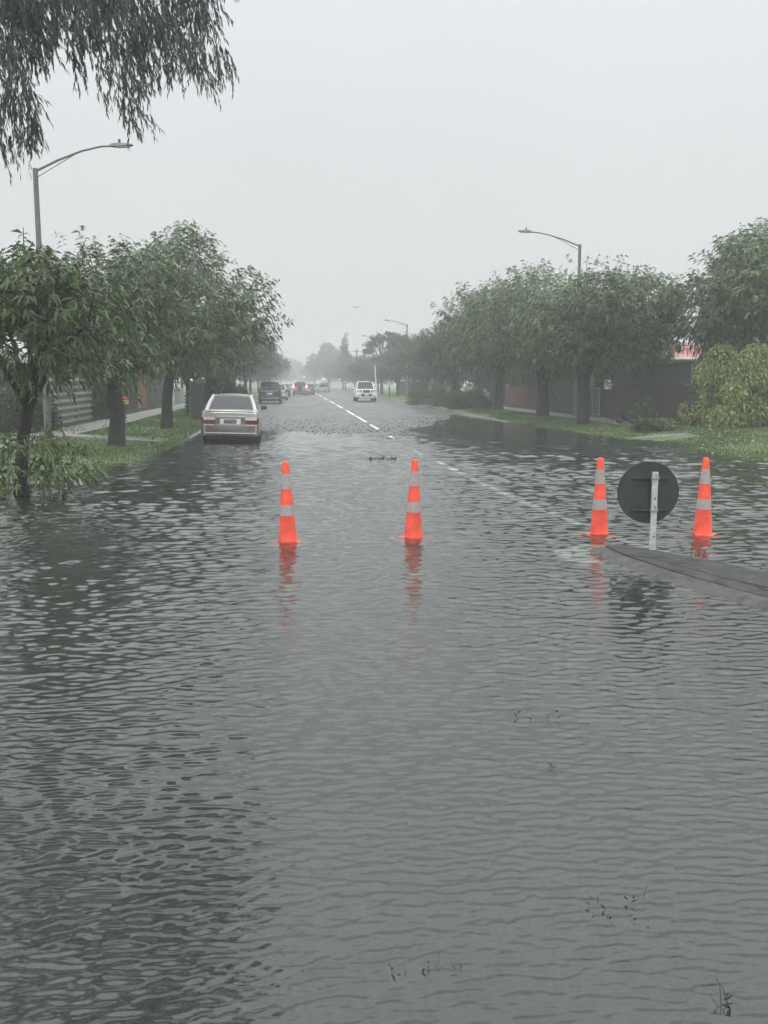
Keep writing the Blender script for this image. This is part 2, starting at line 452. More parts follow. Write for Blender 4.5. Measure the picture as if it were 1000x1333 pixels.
# water: one sheet of real ripples, finer close to the road end we stand at
def water_mesh():
    rg = np.random.default_rng(42)
    Ys = [-12, -8, -5]; y = -3.0
    while y < 1.2: Ys.append(y); y += .05
    while y < 60: Ys.append(y); y += max(.0058, .0032 * y)
    Ys = np.array(Ys)
    U = np.concatenate([np.linspace(-1.3, -.42, 24), np.arange(-.40, .60, .0023), np.linspace(.62, 1.3, 20)])
    dY = np.gradient(Ys)[:, None]
    X = (Ys[:, None] + 5.2) * U[None]; X[:3] = np.linspace(-9, 9, len(U))[None]
    Y = np.repeat(Ys[:, None], len(U), 1)
    H = np.zeros_like(X); nw = 230
    lams = .028 * (.95 / .028) ** rg.uniform(size=nw)
    lc = np.interp(Ys, [-5, 2.2, 3.2, 4.5, 7, 12, 20, 40], [.036, .037, .043, .058, .095, .155, .23, .32])[:, None]
    def wgt(l): return np.exp(-(np.log(l / lc) / .50) ** 2 / 2) + .10 * np.exp(-(np.log(l / (lc * 3.2)) / .45) ** 2 / 2)
    fade = lambda l: np.clip(l / (dY * 2.4) - .7, 0, 1)
    norm = np.sqrt(sum((wgt(l)) ** 2 / 2 for l in lams))
    for k, lam in enumerate(lams):
        th = rg.normal() * .42 + .05 * np.sin(k)
        if rg.uniform() < .10: th += rg.normal() * .7
        kx, ky = 2 * np.pi / lam * np.sin(th), 2 * np.pi / lam * np.cos(th)
        a = lam / (2 * np.pi) * wgt(lam) * fade(lam) / norm
        ph = kx * (X + .05 * np.sin(Y * 2.1 + k)) + ky * (Y + .03 * np.sin(X * 1.7 + 2 * k)) + rg.uniform(0, 6.28)
        env = .8 + .4 * np.sin(X * rg.uniform(.3, 1.4) + Y * rg.uniform(.3, 1.4) + rg.uniform(0, 6.28))
        H += a * env * (np.sin(ph) + .2 * np.cos(2 * ph))
    gust = 1 + .16 * np.sin(X * .5 + 1.3 * np.sin(Y * .31)) * np.sin(Y * .42 + .7) + .08 * np.sin(Y * 1.3 + X * .9)
    gust *= np.interp(Y, [0, 3, 8, 16, 22, 28, 36], [.165, .175, .22, .27, .25, .12, .045])
    gust *= np.interp(X, [-2, -.3, 1.0, 5], [1.12, 1.0, .88, .92]) ** np.interp(Y, [4, 9], [1, .1])
    H *= gust
    V = np.stack([X, Y, H], -1).reshape(-1, 3); nx, ny = len(U), len(Ys)
    i, j = np.meshgrid(np.arange(nx - 1), np.arange(ny - 1)); a = (j * nx + i).ravel()
    me = np_mesh('flood_water', V, np.stack([a, a + 1, a + nx + 1, a + nx], 1))
    me.polygons.foreach_set('use_smooth', [True] * len(me.polygons))
    return me
o = link('flood_water', water_mesh(), M['water']); o['kind'] = 'structure'

# road markings
def marking(name, pts, w, lift=.008):
    P = []
    for (x0, y0), (x1, y1) in zip(pts[:-1], pts[1:]):
        n = max(2, int(abs(y1 - y0) / .6))
        P += [(x0 + (x1 - x0) * k / n, y0 + (y1 - y0) * k / n) for k in range(n)]
    P.append(pts[-1])
    return strip(name, P, w, M['white_paint'], lift, road_h)
for a, b in ((22.6, 24.2), (28.6, 30.3), (34.4, 38.2), (40.4, 47), (48, 56), (60, 70), (72, 83), (87, 99), (104, 118), (124, 140), (148, 165)):
    marking('centre_line', [(3.12, a), (3.12, b)], .125)
marking('edge_line', [(3.15, 20.2), (3.25, 15.2), (3.4, 12.9), (3.5, 11.5), (3.68, 9.85), (3.88, 9.1), (4.2, 8.5), (4.9, 7.3), (5.6, 6)], .14, .058)

# traffic island: kerb ring + dark top
isl = [(2.98, 9.15), (2.96, 8.5), (3.12, 7.7), (3.42, 6.7), (3.9, 5.2), (4.5, 3), (7.2, 3), (6.0, 5.0), (4.9, 6.7), (4.15, 8.0), (3.75, 8.8), (3.35, 9.3)]
def inset(poly, k):
    c = Vector((sum(p[0] for p in poly) / len(poly), sum(p[1] for p in poly) / len(poly)))
    out = []
    n = len(poly)
    for i in range(n):
        p0, p, p1 = Vector(poly[i - 1]), Vector(poly[i]), Vector(poly[(i + 1) % n])
        d = ((p - p0).normalized() + (p1 - p).normalized()).normalized()
        nn = Vector((-d.y, d.x))
        out.append(tuple(p + nn * k))
    return out
b = MB(); q = inset(isl, .20); q2 = inset(isl, .09)
n = len(isl)
b.add([(x, y, -.2) for x, y in isl] + [(x, y, -.022) for x, y in isl] + [(x, y, .022) for x, y in q2] + [(x, y, .055) for x, y in q] + [(x, y, -.2) for x, y in q],
      [(k * n + i, k * n + (i + 1) % n, (k + 1) * n + (i + 1) % n, (k + 1) * n + i) for k in range(4) for i in range(n)])
isl_o = b.build('traffic_island', M['island_kerb'], smooth=True)
tag(isl_o, 'low tapering traffic island with dark cracked top rising out of the water', 'traffic island')
b = MB()
top = [(x, y, .062 + .006 * math.sin(3 * x + 2 * y)) for x, y in q]
b.add([(x, y, .02) for x, y in q] + top, [tuple(range(n))[::-1], tuple(range(n, 2 * n))] + [(i, (i + 1) % n, n + (i + 1) % n, n + i) for i in range(n)])
b.build('paving', M['asphalt_dark'], isl_o)
# cracks on the island: thin dark seams
b = MB()
def crack(p0, p1, w, seed, amp=.03):
    rr = random.Random(seed); nseg = 9; b = MB()
    P = [Vector(p0).lerp(Vector(p1), k / nseg) + Vector((rr.uniform(-amp, amp), rr.uniform(-amp, amp), 0)) for k in range(nseg + 1)]
    for k in range(nseg):
        a, c = P[k], P[k + 1]; d = (c - a).normalized(); nn = Vector((-d.y, d.x, 0))
        w0 = w * rr.uniform(.3, 1); w1 = w * rr.uniform(.3, 1)
        b.add([a - nn * w0, a + nn * w0, c + nn * w1, c - nn * w1], [(3, 2, 1, 0)])
    b.build('crack' if w > .003 else 'kerb_joint', M['black'], isl_o)
zc = .0725
crack((3.1, 8.9, zc), (3.45, 8.0, zc), .007, 1); crack((3.45, 8.0, zc), (3.75, 6.9, zc), .012, 2); crack((3.7, 7.3, zc), (4.1, 6.2, zc), .03, 3)
crack((3.9, 8.1, zc), (4.6, 6.9, zc), .008, 4); crack((3.3, 8.2, zc), (3.9, 7.9, zc), .006, 5); crack((3.9, 6.6, zc), (4.5, 6.2, zc), .02, 6)
for k in range(5):
    t_ = k / 5; x, y = 3.02 + 1.0 * t_ ** 1.3, 8.3 - 3.6 * t_
    crack((x + .02, y, .0455), (x + .15, y + .03, .0625), .003, 20 + k, .004)
rg_ = np.random.default_rng(4); nn_ = 260
gx_, gy_ = 3.2 + rg_.uniform(0, 2.2, nn_), 9.0 - rg_.uniform(0, 3.6, nn_)
kk_ = (gx_ > 3.25 + (9.0 - gy_) * .16) & (gx_ < 3.45 + (9.0 - gy_) * .62)
lf_ = leaf_mesh('litter', np.stack([gx_[kk_], gy_[kk_], np.full(kk_.sum(), .072)], 1), np.stack([rg_.normal(size=kk_.sum()), rg_.normal(size=kk_.sum()), rg_.uniform(0, .3, kk_.sum())], 1), rg_.uniform(.01, .035, kk_.sum()), rg_.uniform(.005, .012, kk_.sum()), rg_.uniform(0, 1, kk_.sum()), rg_, droop=0)
lf_.materials.append(M['debris']); o_ = link('litter', lf_, None, isl_o); o_['kind'] = 'stuff'
# white painted nose beside the island, just under water
V = [(2.62, 9.15), (2.66, 8.62), (2.95, 8.45), (2.97, 9.0), (3.2, 9.33), (3.5, 9.2), (3.42, 9.5), (3.05, 9.55)]
slabp(V, -.1, -.009, 'nose_marking', 'white_paint')

# ------------------------------------------------------------------ traffic cones
def cone(px, base_y, label, dz=0, rz=0, tilt=(0, 0)):
    d = ray(px, base_y); t = -CAMZ / d.z; X, Y = d.x * t, d.y * t
    c = thing('traffic_cone', label, 'traffic cone', (X, Y, dz), 0, 'orange cones standing in the flood water', rot=(tilt[0], tilt[1], rz))
    H = .87; r0, r1 = .104, .034
    rr = lambda z: r0 + (r1 - r0) * z / H
    z0 = -.02
    MB().lathe([(rr(z0) + .012, z0), (rr(z0 + .03), .012)] + [(rr(z), z) for z in np.linspace(.03, H - .02, 18)] + [(r1 - .001, H - .008), (r1 - .008, H)], 32).build('cone_body', M['orange'], c, smooth=True)
    for a, bb in ((.66, .85), (.324, .46)):
        MB().lathe([(rr(z) + .0025, z) for z in np.linspace(H * a, H * bb, 5)], 32, cap=False).build('reflective_collar', M['refl'], c, smooth=True)
    b = MB(); n = 4
    prof = [(.24, -.034), (.25, -.028), (.235, -.018), (.16, -.004), (.11, .002)]
    b.lathe(prof, 12); b.build('base', M['orange'], c, smooth=True)
    return c
cone(375, 703, 'leftmost orange traffic cone, alone in the left lane with its base under water', -.006, .1, (0, R(-1.0)))
cone(538, 698, 'orange traffic cone second from the left, nearest the middle of the water', -.003, .5, (R(.6), R(.9)))
cone(780, 694, 'orange traffic cone just left of the round sign back', -.001, .15, (0, R(-.7)))
cone(914.5, 694, 'rightmost orange traffic cone, standing right of the round sign back', -.001, -.2, (R(-.8), R(.4)))

# ------------------------------------------------------------------ keep left sign on the island
sx, sy_ = 3.53, 8.75
sg = thing('road_sign', 'dark back of a round road sign on a short pale post on the traffic island', 'road sign', (sx, sy_, .06), R(-3))
# pole: post x px 855, disc centre px 849
sc_ = F / 8.95
p_top = (727 - 622) / sc_
MB().box((0, 0, p_top / 2), (.058, .03, p_top)).build('post', M['signpole'], sg, bevel=.004)
zc_ = (727 - 650) / sc_; cx_ = -.045; rad = 41.2 / sc_
def disc(name, r, y0, y1, m, x=cx_, z=zc_, parent=sg, n=64, rz_=1.0):
    vs = []; 
    for y in (y0, y1):
        vs += [(x + r * math.cos(2 * math.pi * k / n) * rz_, y, z + r * math.sin(2 * math.pi * k / n)) for k in range(n)]
    fs = [tuple(range(n)), tuple(range(n, 2 * n))[::-1]] + [(i, n + i, n + (i + 1) % n, (i + 1) % n) for i in range(n)]
    return MB().add(vs, fs).build(name, m, parent)
disc('disc', rad, .052, .056, M['signback'])
# folded rim
vs = []; n = 64
for (r, y) in ((rad, .05), (rad, .066), (rad - .006, .066), (rad - .006, .05)):
    vs += [(cx_ + r * math.cos(2 * math.pi * k / n), y, zc_ + r * math.sin(2 * math.pi * k / n)) for k in range(n)]
MB().add(vs, [(k * n + i, k * n + (i + 1) % n, ((k + 1) % 4) * n + (i + 1) % n, ((k + 1) % 4) * n + i) for k in range(4) for i in range(n)]).build('rim', M['black'], sg)
disc('blue_face', rad - .008, .0575, .060, M['blue'])
b = MB()   # white down-left arrow on the hidden front
b.box((cx_ + .02, .062, zc_ + .02), (.05, .003, .28), ry=R(45)); b.box((cx_ + .12, .062, zc_ - .1), (.16, .003, .045)); b.box((cx_ + .12, .0625, zc_ - .1), (.045, .003, .16))
b.build('arrow', M['white'], sg)
for zz in (zc_ + .145, zc_ - .175):
    MB().box((cx_ + .01, .036, zz), (.34, .022, .022)).build('rail', M['signback'], sg, bevel=.003)
    MB().box((0, -.003, zz + .0), (.075, .04, .03)).build('bracket', M['galv'], sg, bevel=.004)
for zz in (p_top - .035, p_top * .55, .14, p_top * .66): MB().tube([(0.004, -.0155, zz), (.004, -.022, zz)], .008, 8).build('bolt', M['black'], sg)

# ------------------------------------------------------------------ street lamps
def street_lamp(px, ytop, Y, label, head_px, head_py, lean=0):
    P = at(px, ytop, Y); x = P.x; H = P.z
    z0 = gh(x, Y)
    t = thing('street_lamp', label, 'street lamp', (x, Y, z0), 0, 'street lamps along the road')
    h = H - z0
    MB().tube([(0, 0, -.1), (0, 0, 1.2), (0, 0, 1.25), (lean, 0, h)], [.11, .105, .085, .068], 12).build('pole', M['lampgrey'], t, smooth=True)
    MB().lathe([(.072, h - .12), (.072, h + .05), (.04, h + .07)], 12, c=(lean, 0, 0)).build('cap', M['lampgrey'], t)
    hd = at(head_px, head_py, Y); dx, dz = hd.x - x, hd.z - H; s = 1 if dx > 0 else -1
    pts = [(lean, 0, h - .02), (lean + dx * .3, 0, h + dz * .42), (lean + dx * .6, 0, h + dz * .78), (lean + dx * .85, 0, h + dz * .97), (lean + dx, 0, h + dz)]
    MB().tube(pts, [.035, .032, .028, .026, .026], 8).build('arm', M['lampgrey'], t, smooth=True)
    MB().tube([(lean, 0, h - .2), (lean + dx * .5, 0, h + dz * .62)], .011, 6).build('stay', M['lampgrey'], t)
    hb = MB(); L_ = .62
    X0 = lean + dx - s * .08; Z0 = h + dz
    prof = [(0, .05, .05), (.12, .075, .09), (.3, .07, .12), (L_ - .06, .035, .11), (L_, .02, .07)]
    vs = []
    for d, hz, hw in prof:
        for (yy, zz) in ((-hw, -.4 * hz), (-hw * .7, hz * .8), (0, hz), (hw * .7, hz * .8), (hw, -.4 * hz), (0, -.6 * hz)):
            vs.append((X0 + s * d, yy, Z0 + zz + .06 * d))
    fs = [(6 * k + i, 6 * k + (i + 1) % 6, 6 * k + 6 + (i + 1) % 6, 6 * k + 6 + i) for k in range(4) for i in range(6)] + [(0, 1, 2, 3, 4, 5), (24, 25, 26, 27, 28, 29)]
    ld = hb.add(vs, fs).build('luminaire', M['lampgrey'], t, smooth=True)
    MB().box((X0 + s * .36, 0, Z0 - .022), (.34, .15, .02), ry=R(-3) * s).build('lens', M['white'], ld)
    MB().lathe([(.035, 0), (.035, .1), (.02, .12)], 12, c=(X0 + s * .26, 0, Z0 + .07)).build('photocell', M['darkgrey'], ld)
    return t
street_lamp(46, 222, 27.2, 'tall street lamp rising behind the nearest left tree, its arm reaching right', 147, 190, -.0)
street_lamp(755, 320, 42, 'nearest street lamp on the right verge, its arm reaching left above the trees', 690, 302)
street_lamp(530, 423, 96, 'second street lamp on the right, small in the haze behind the spreading trees', 506, 417.5)
street_lamp(496, 445, 124, 'farthest street lamp on the right, only its arm showing left of the flat-topped tree', 476, 437.5)

# ------------------------------------------------------------------ trees
def perp(d, rng):
    v = Vector(rng.normal(size=3)); v = v - v.dot(d) * d
    return v.normalized()

def tree(name, label, X, Y, H, rx, seed, trunk_h=1.9, trunk_r=.18, nsh=900, nl=10, leaf=.17, lw=.3, m='leaf_a', group='street trees along the road',
         cat='tree', lean=(0, 0), ry=None, flat=1.0, lobes=None, base_skirt=0, shoot=.42, dens=1.0, cx=0, bare=0, style='up', nlimb=6, share=None, zbot=None):
    rng = np.random.default_rng(seed)
    z0 = gh(X, Y)
    t = thing(name, label, cat, (X, Y, z0 - .03), 0, group)
    if share is not None:
        tm, cm, s = share
        t.scale = s; t.rotation_euler = (0, 0, float(rng.uniform(0, 6.28)))
        link('trunk', tm, None, t); link('crown', cm, None, t)
        return t
    ry = ry or rx
    # trunk and limbs
    b = MB()
    fork = Vector((lean[0] * .6, lean[1] * .6, trunk_h))
    mid = Vector((lean[0] * .25 + rng.normal() * .04, lean[1] * .25, trunk_h * .5))
    b.tube([(0, 0, -.15), (.01, 0, .1), mid, fork], [trunk_r * 1.45, trunk_r * 1.12, trunk_r * .95, trunk_r * .9], 10)
    zc = (zbot if zbot is not None else trunk_h * .95); ch = H - zc
    LB = []
    ends = []
    for k in range(nlimb):
        a = 2 * math.pi * (k + rng.uniform(-.3, .3)) / nlimb
        rr = rng.uniform(.5, .78)
        e = Vector((cx + lean[0] + math.cos(a) * rx * rr, lean[1] + math.sin(a) * ry * rr, zc + ch * rng.uniform(.42, .78) * flat))
        m1 = fork.lerp(e, .45) + Vector((0, 0, ch * .10))
        b.tube([fork - Vector((0, 0, .15)), m1, e], [trunk_r * .55, trunk_r * .33, trunk_r * .1], 7)
        ends.append(e)
        for q in range(3):
            s0 = m1.lerp(e, rng.uniform(0, .8))
            e2 = s0 + Vector((rng.normal() * .4 * rx * .5, rng.normal() * .4 * ry * .5, abs(rng.normal()) * ch * .2 + .2))
            e2.z = min(e2.z, H * .93)
            b.tube([s0, s0.lerp(e2, .5) + Vector((0, 0, .08)), e2], [trunk_r * .2, trunk_r * .12, trunk_r * .04], 5)
            ends.append(e2)
        LB.append((e, rng.uniform(.34, .50) * rx, rng.uniform(.22, .3) * ch))
    e = Vector((cx + lean[0] * 1.2, lean[1], zc + ch * .8))
    b.tube([fork, fork.lerp(e, .5) + Vector((.1, 0, 0)), e], [trunk_r * .6, trunk_r * .3, trunk_r * .08], 7)
    LB.append((e, .45 * rx, .24 * ch))
    LB.append((Vector((cx + lean[0], lean[1], zc + ch * .45)), .6 * rx, .33 * ch))
    for k in range(5):
        a = rng.uniform(0, 6.28); rr = rng.uniform(.3, .75)
        LB.append((Vector((cx + lean[0] + math.cos(a) * rx * rr, lean[1] + math.sin(a) * ry * rr, zc + ch * rng.uniform(.25, .85))), rng.uniform(.2, .32) * rx, rng.uniform(.1, .2) * ch))
    if lobes: LB = [(Vector(c), r, h_) for c, r, h_ in lobes]
    # shoots
    C = np.array([list(l[0]) for l in LB]); RX = np.array([l[1] for l in LB]); RZ = np.array([l[2] for l in LB])
    wts = RX * RX * RZ; wts = wts ** .8
    if style == 'hang': wts[:len(wts) - 8] *= 2.6
    wts /= wts.sum()
    idx = rng.choice(len(LB), nsh, p=wts)
    d = nrm(rng.normal(size=(nsh, 3)))
    rad_ = rng.uniform(.35, 1.0, nsh) ** .55
    spike = rng.uniform(size=nsh) < .12
    rad_[spike] *= rng.uniform(1.05, 1.55, spike.sum())
    S = C[idx] + d * rad_[:, None] * np.stack([RX[idx], RX[idx] * (ry / rx), RZ[idx]], 1)
    out = nrm(S - np.array([cx + lean[0], lean[1], zc + ch * .3]))
    if style == 'up':
        A = nrm(out * .8 + d * .5 + np.array([0, 0, .55]) + rng.normal(size=(nsh, 3)) * .25)
    elif style == 'hang':
        A = nrm(out * .4 + np.array([0, 0, -1.0]) + rng.normal(size=(nsh, 3)) * .42)
    else:
        A = nrm(out * .8 + rng.normal(size=(nsh, 3)) * .6)
    SL = shoot * rng.uniform(.6, 1.3, nsh)
    clump = np.array([rng.uniform(0, 1) for _ in LB])[idx] * .35 + rng.uniform(0, .35, nsh)
    if base_skirt:
        k = base_skirt
        aa = rng.uniform(0, 6.28, k); rr = rng.uniform(.05, .9, k) ** .6
        Sx = np.stack([np.cos(aa) * rr * .95, np.sin(aa) * rr * .6, rng.uniform(.25, 1.25, k) * (1.1 - .5 * rr)], 1)
        S = np.concatenate([S, Sx]); A = np.concatenate([A, nrm(np.stack([np.cos(aa), np.sin(aa), rng.uniform(-.1, .8, k)], 1))])
        SL = np.concatenate([SL, rng.uniform(.25, .5, k)]); clump = np.concatenate([clump, rng.uniform(.1, .9, k)])
    n = len(S)
    rep = np.repeat(np.arange(n), nl)
    tpos = np.tile(np.linspace(.08, 1, nl), n) + rng.uniform(-.04, .04, n * nl)
    P = S[rep] + A[rep] * (SL[rep] * tpos)[:, None]
    P[:, 2] -= (tpos ** 2) * SL[rep] * .22
    side = nrm(rng.normal(size=(n * nl, 3)))
    side = nrm(side - (side * A[rep]).sum(1, keepdims=True) * A[rep])
    if style == 'hang':
        D = nrm(A[rep] * .95 + side * .38 + np.array([0, 0, -.5]))
    else:
        D = nrm(A[rep] * .55 + side * .85 + np.array([0, 0, -.35]))
    Ln = leaf * rng.uniform(.6, 1.25, n * nl)
    tint = np.clip(clump[rep] + rng.uniform(-.15, .35, n * nl), 0, 1)
    me = leaf_mesh(name + '_crown', P, D, Ln, Ln * lw, tint, rng, droop=.3 if style != 'hang' else .1)
    me.materials.append(M[m])
    link('crown', me, None, t)
    # twigs
    tw = b; rr = random.Random(seed)
    for i in rr.sample(range(nsh), min(60, nsh)):
        p = Vector(S[i]); e = min(ends, key=lambda q: (q - p).length)
        if (e - p).length < 2.2: tw.tube([e, e.lerp(p, .5) + Vector((0, 0, .06)), p + Vector(A[i]) * SL[i]], [.022, .014, .005], 4)
    b.build('trunk', M['bark'], t, smooth=True)
    return t

def ptree(px, Y, ytop, wpx, *a, **k):
    pass

ord_ = ['nearest', 'second', 'third', 'fourth', 'fifth', 'sixth', 'seventh', 'eighth', 'ninth', 'tenth', 'eleventh', 'twelfth']
# near left
tree('street_tree', 'nearest left street tree, slim forked trunk with leafy shoots at its foot', gx(20, 14.6), 14.6, 3.5, 1.35, 101, trunk_h=1.5, trunk_r=.10,
     nsh=760, nl=11, leaf=.17, lw=.26, lean=(.30, 0), cx=.02, base_skirt=130, shoot=.34, nlimb=5, zbot=1.45, ry=1.5)
tree('street_tree', 'second left street tree, stout dark trunk with the red and yellow sign to its right', gx(148, 25), 25, 4.95, 2.05, 202, trunk_h=1.5, trunk_r=.21,
     nsh=1250, nl=11, leaf=.21, lw=.27, cx=-.1, shoot=.42, ry=2.2, zbot=1.25)
tree('street_tree', 'third left street tree, tall wide crown on a straight leaning trunk beside the path', gx(215, 34), 34, 6.75, 2.95, 303, trunk_h=2.2, trunk_r=.2,
     nsh=1900, nl=10, leaf=.23, lw=.3, lean=(.35, 0), cx=.45, shoot=.5, ry=2.6, zbot=1.5)
# near right
tree('street_tree', 'rightmost street tree, large leafy crown above the yellow-green hedge', gx(990, 34.5), 34.5, 7.0, 3.4, 404, trunk_h=1.4, trunk_r=.15,
     nsh=3000, nl=11, leaf=.27, lw=.28, cx=-.15, shoot=.6, ry=2.6, zbot=1.6)
tree('street_tree', 'street tree on the right verge nearest the small metal gate, trunk darkest and thickest', gx(760, 36), 36, 5.7, 3.5, 505, trunk_h=1.9, trunk_r=.23,
     nsh=2300, nl=10, leaf=.23, lw=.28, cx=.75, shoot=.5, ry=2.6, zbot=1.5)
tree('street_tree', 'street tree on the right verge with ivy-thick trunk in front of the red-brown fence', gx(707, 44), 44, 6.7, 3.3, 606, trunk_h=1.8, trunk_r=.3,
     nsh=2200, nl=10, leaf=.25, lw=.28, shoot=.55, zbot=1.3)
tree('street_tree', 'street tree on the right verge whose trunk rises beside the two low bushes', gx(650, 54), 54, 7.0, 3.3, 707, trunk_h=2.0, trunk_r=.25,
     nsh=2000, nl=10, leaf=.28, lw=.28, shoot=.6, zbot=1.4)

# overhanging near tree with fine hanging foliage (trunk out of frame on the left)
TX, TY = -6.9, 12.5
def rel(px, py, Y): 
    p = at(px, py, Y); return (p.x - TX, p.y - TY, p.z - gh(TX, TY) + .03)
ov = []
for px, py, Y, r, h in [(15, 10, 12, .45, .55), (40, 30, 12.3, .3, .45), (8, 95, 11.5, .28, .45), (28, 120, 11.8, .2, .36), (40, 165, 11.9, .12, .22), (5, 170, 12.2, .2, .2), (15, -50, 12.5, .8, .6),
                        (95, 8, 12, .42, .30), (100, 60, 12.0, .2, .16), (150, 22, 12.2, .5, .38), (205, 40, 12, .40, .36), (150, 75, 11.8, .30, .18), (160, 118, 11.8, .11, .2), (188, 140, 11.8, .08, .2), (172, 140, 11.9, .10, .2), (137, 112, 11.9, .07, .12), (175, 100, 11.9, .14, .16),
                        (228, 18, 12.4, .42, .36), (250, 62, 12, .24, .20), (285, 68, 12, .18, .12), (268, 90, 12, .12, .10), (266, -5, 12.2, .28, .16), (120, -70, 12.6, .9, .6), (300, 75, 12, .10, .08), (215, 85, 12.1, .2, .14),
                        (230, -80, 12.4, .7, .6), (308, 84, 12, .05, .06)]:
    ov.append((rel(px, py, Y), r, h))
for px, py, Y, r, h in [(60, -200, 13, 1.6, 1.2), (200, -180, 12.6, 1.0, .9), (-100, -60, 12.5, 1.3, 1.2), (-200, -250, 13, 1.8, 1.5), (80, -420, 13.5, 1.9, 1.4), (-120, -480, 13, 2.0, 1.5), (180, -380, 12.4, 1.0, 1.0), (-260, 0, 13, 1.4, 1.2)]:
    ov.append((rel(px, py, Y), r, h))
tree('overhanging_tree', 'feathery grey-green foliage hanging into the top left corner of the sky', TX, TY, 12, 4.5, 808, trunk_h=4.2, trunk_r=.26,
     nsh=9800, nl=14, leaf=.095, lw=.19, m='leaf_over', lobes=ov, style='hang', shoot=.25, group='', lean=(.8, 0), zbot=7.2, nlimb=6)

# shared variants for the rows farther off
def variant(seed, H, rx, nsh, leaf, m, **k):
    t = tree('proto', 'x', 'x', -500, 0, H, rx, seed) if False else None
def make_variant(seed, H, rx, nsh, leaf, m, **k):
    t = tree('street_tree', 'x', 0, -30, H, rx, seed, nsh=nsh, leaf=leaf, m=m, **k)
    ch = {c.name.split('.')[0]: c for c in t.children}
    r = (ch['trunk'].data, ch['crown'].data)
    for c in list(t.children): bpy.data.objects.remove(c)
    bpy.data.objects.remove(t)
    return r
VA = make_variant(21, 6.5, 3.0, 1300, .27, 'leaf_b', nl=9, lw=.32, shoot=.55)
VB = make_variant(22, 6.0, 3.2, 1300, .27, 'leaf_b', nl=9, lw=.32, shoot=.55)
VG = make_variant(25, 6.5, 3.2, 2000, .3, 'leaf_b', nl=9, lw=.35, shoot=.6, trunk_h=1.0, zbot=.5)
VC = make_variant(23, 8.0, 4.2, 1500, .42, 'leaf_far', nl=8, lw=.4, shoot=.7, trunk_h=2.0)
VD = make_variant(24, 9.0, 1.1, 600, .35, 'leaf_far', nl=8, lw=.4, shoot=.5, trunk_h=.8)
VS = [VA, VB]
def far_tree(px, Y, H, wid, label, V, baseH, baseR, seed, name='street_tree', group='street trees along the road', X=None):
    x = gx(px, Y) if X is None else X
    s = (wid / baseR, wid / baseR, H / baseH)
    return tree(name, label, x, Y, H, wid, seed, share=(V[0], V[1], s), group=group)

ylist = [(-5.0, 45, 4.9, 2.7), (-5.1, 57, 5.4, 2.9), (-5.0, 69, 5.5, 3.0), (-5.2, 82, 6.2, 3.0), (-5.0, 97, 6.4, 3.3), (-5.3, 115, 6.3, 3.2), (-5.2, 136, 6.8, 3.4), (-5.4, 160, 7, 3.6), (-5.8, 190, 7.5, 4.0), (-6.5, 230, 8, 4.5), (-7, 280, 8.5, 5)]
for k, (x, y, h, w) in enumerate(ylist):
    o_ = ord_[min(k + 3, 11)]
    lab = f'{o_} tree from the camera in the left-hand row of street trees' if k < 8 else ['twelfth left-row tree, hazy, just before the row thins out', 'pale hazy left-row tree beyond the lit brake lights', 'palest last tree of the left-hand row'][k - 8]
    far_tree(0, y, h, w, lab, VS[k % 2] if y < 130 else VC, (6.5, 6.0)[k % 2] if y < 130 else 8.0, (3.0, 3.2)[k % 2] if y < 130 else 4.2, 900 + k, X=x)
rlist = [(592, 66, 6.0, 2.7), (556, 86, 5.8, 3.0), (575, 78, 5.6, 2.6), (540, 100, 6.0, 3.0), (518, 112, 4.8, 3.0), (492, 140, 5.4, 3.4), (475, 165, 6, 3.6), (462, 190, 6.5, 4), (447, 220, 7.5, 4.6)]
rlab = ['dark street tree on the right behind the farther low bush', 'right-hand tree over the side street beside the small dark car', 'right-hand tree between the side street and the low bushes', 'right-hand tree under the second street lamp',
        'right-hand tree directly below the flat-topped spreading tree', 'hazy right-hand tree behind the white leaning post', 'hazy right-hand tree directly above the white pickup', 'hazy right-hand tree left of the white pickup roof', 'pale right-hand tree below the narrow cypress']
for k, (px, y, h, w) in enumerate(rlist):
    far_tree(px, y, h, w, rlab[k], VS[k % 2] if y < 130 else VC, (6.5, 6.0)[k % 2] if y < 130 else 8.0, (3.0, 3.2)[k % 2] if y < 130 else 4.2, 950 + k)
far_tree(428, 270, 12.3, 5.6, 'largest round hazy tree mass closing the right side of the road', VC, 8, 4.2, 980, 'round_tree', 'hazy trees at the end of the road')
far_tree(410, 330, 9.5, 5.0, 'pale rounded tree left of the largest hazy tree', VC, 8, 4.2, 981, 'round_tree', 'hazy trees at the end of the road')
far_tree(450, 200, 11.4, 1.0, 'narrow dark cypress standing up beside the largest hazy tree', VD, 9, 1.1, 982, 'cypress_tree', '')
far_tree(380, 430, 12.5, 5.4, 'faintest tree closing the far end of the road', VC, 8, 4.2, 983, 'round_tree', 'hazy trees at the end of the road')
far_tree(366, 380, 8.5, 5.4, 'very pale tree at the far left end of the road', VC, 8, 4.2, 984, 'round_tree', 'hazy trees at the end of the road')
far_tree(394, 460, 8.0, 6.5, 'very pale low tree right of the faintest tree at the road end', VC, 8, 4.2, 985, 'round_tree', 'hazy trees at the end of the road')
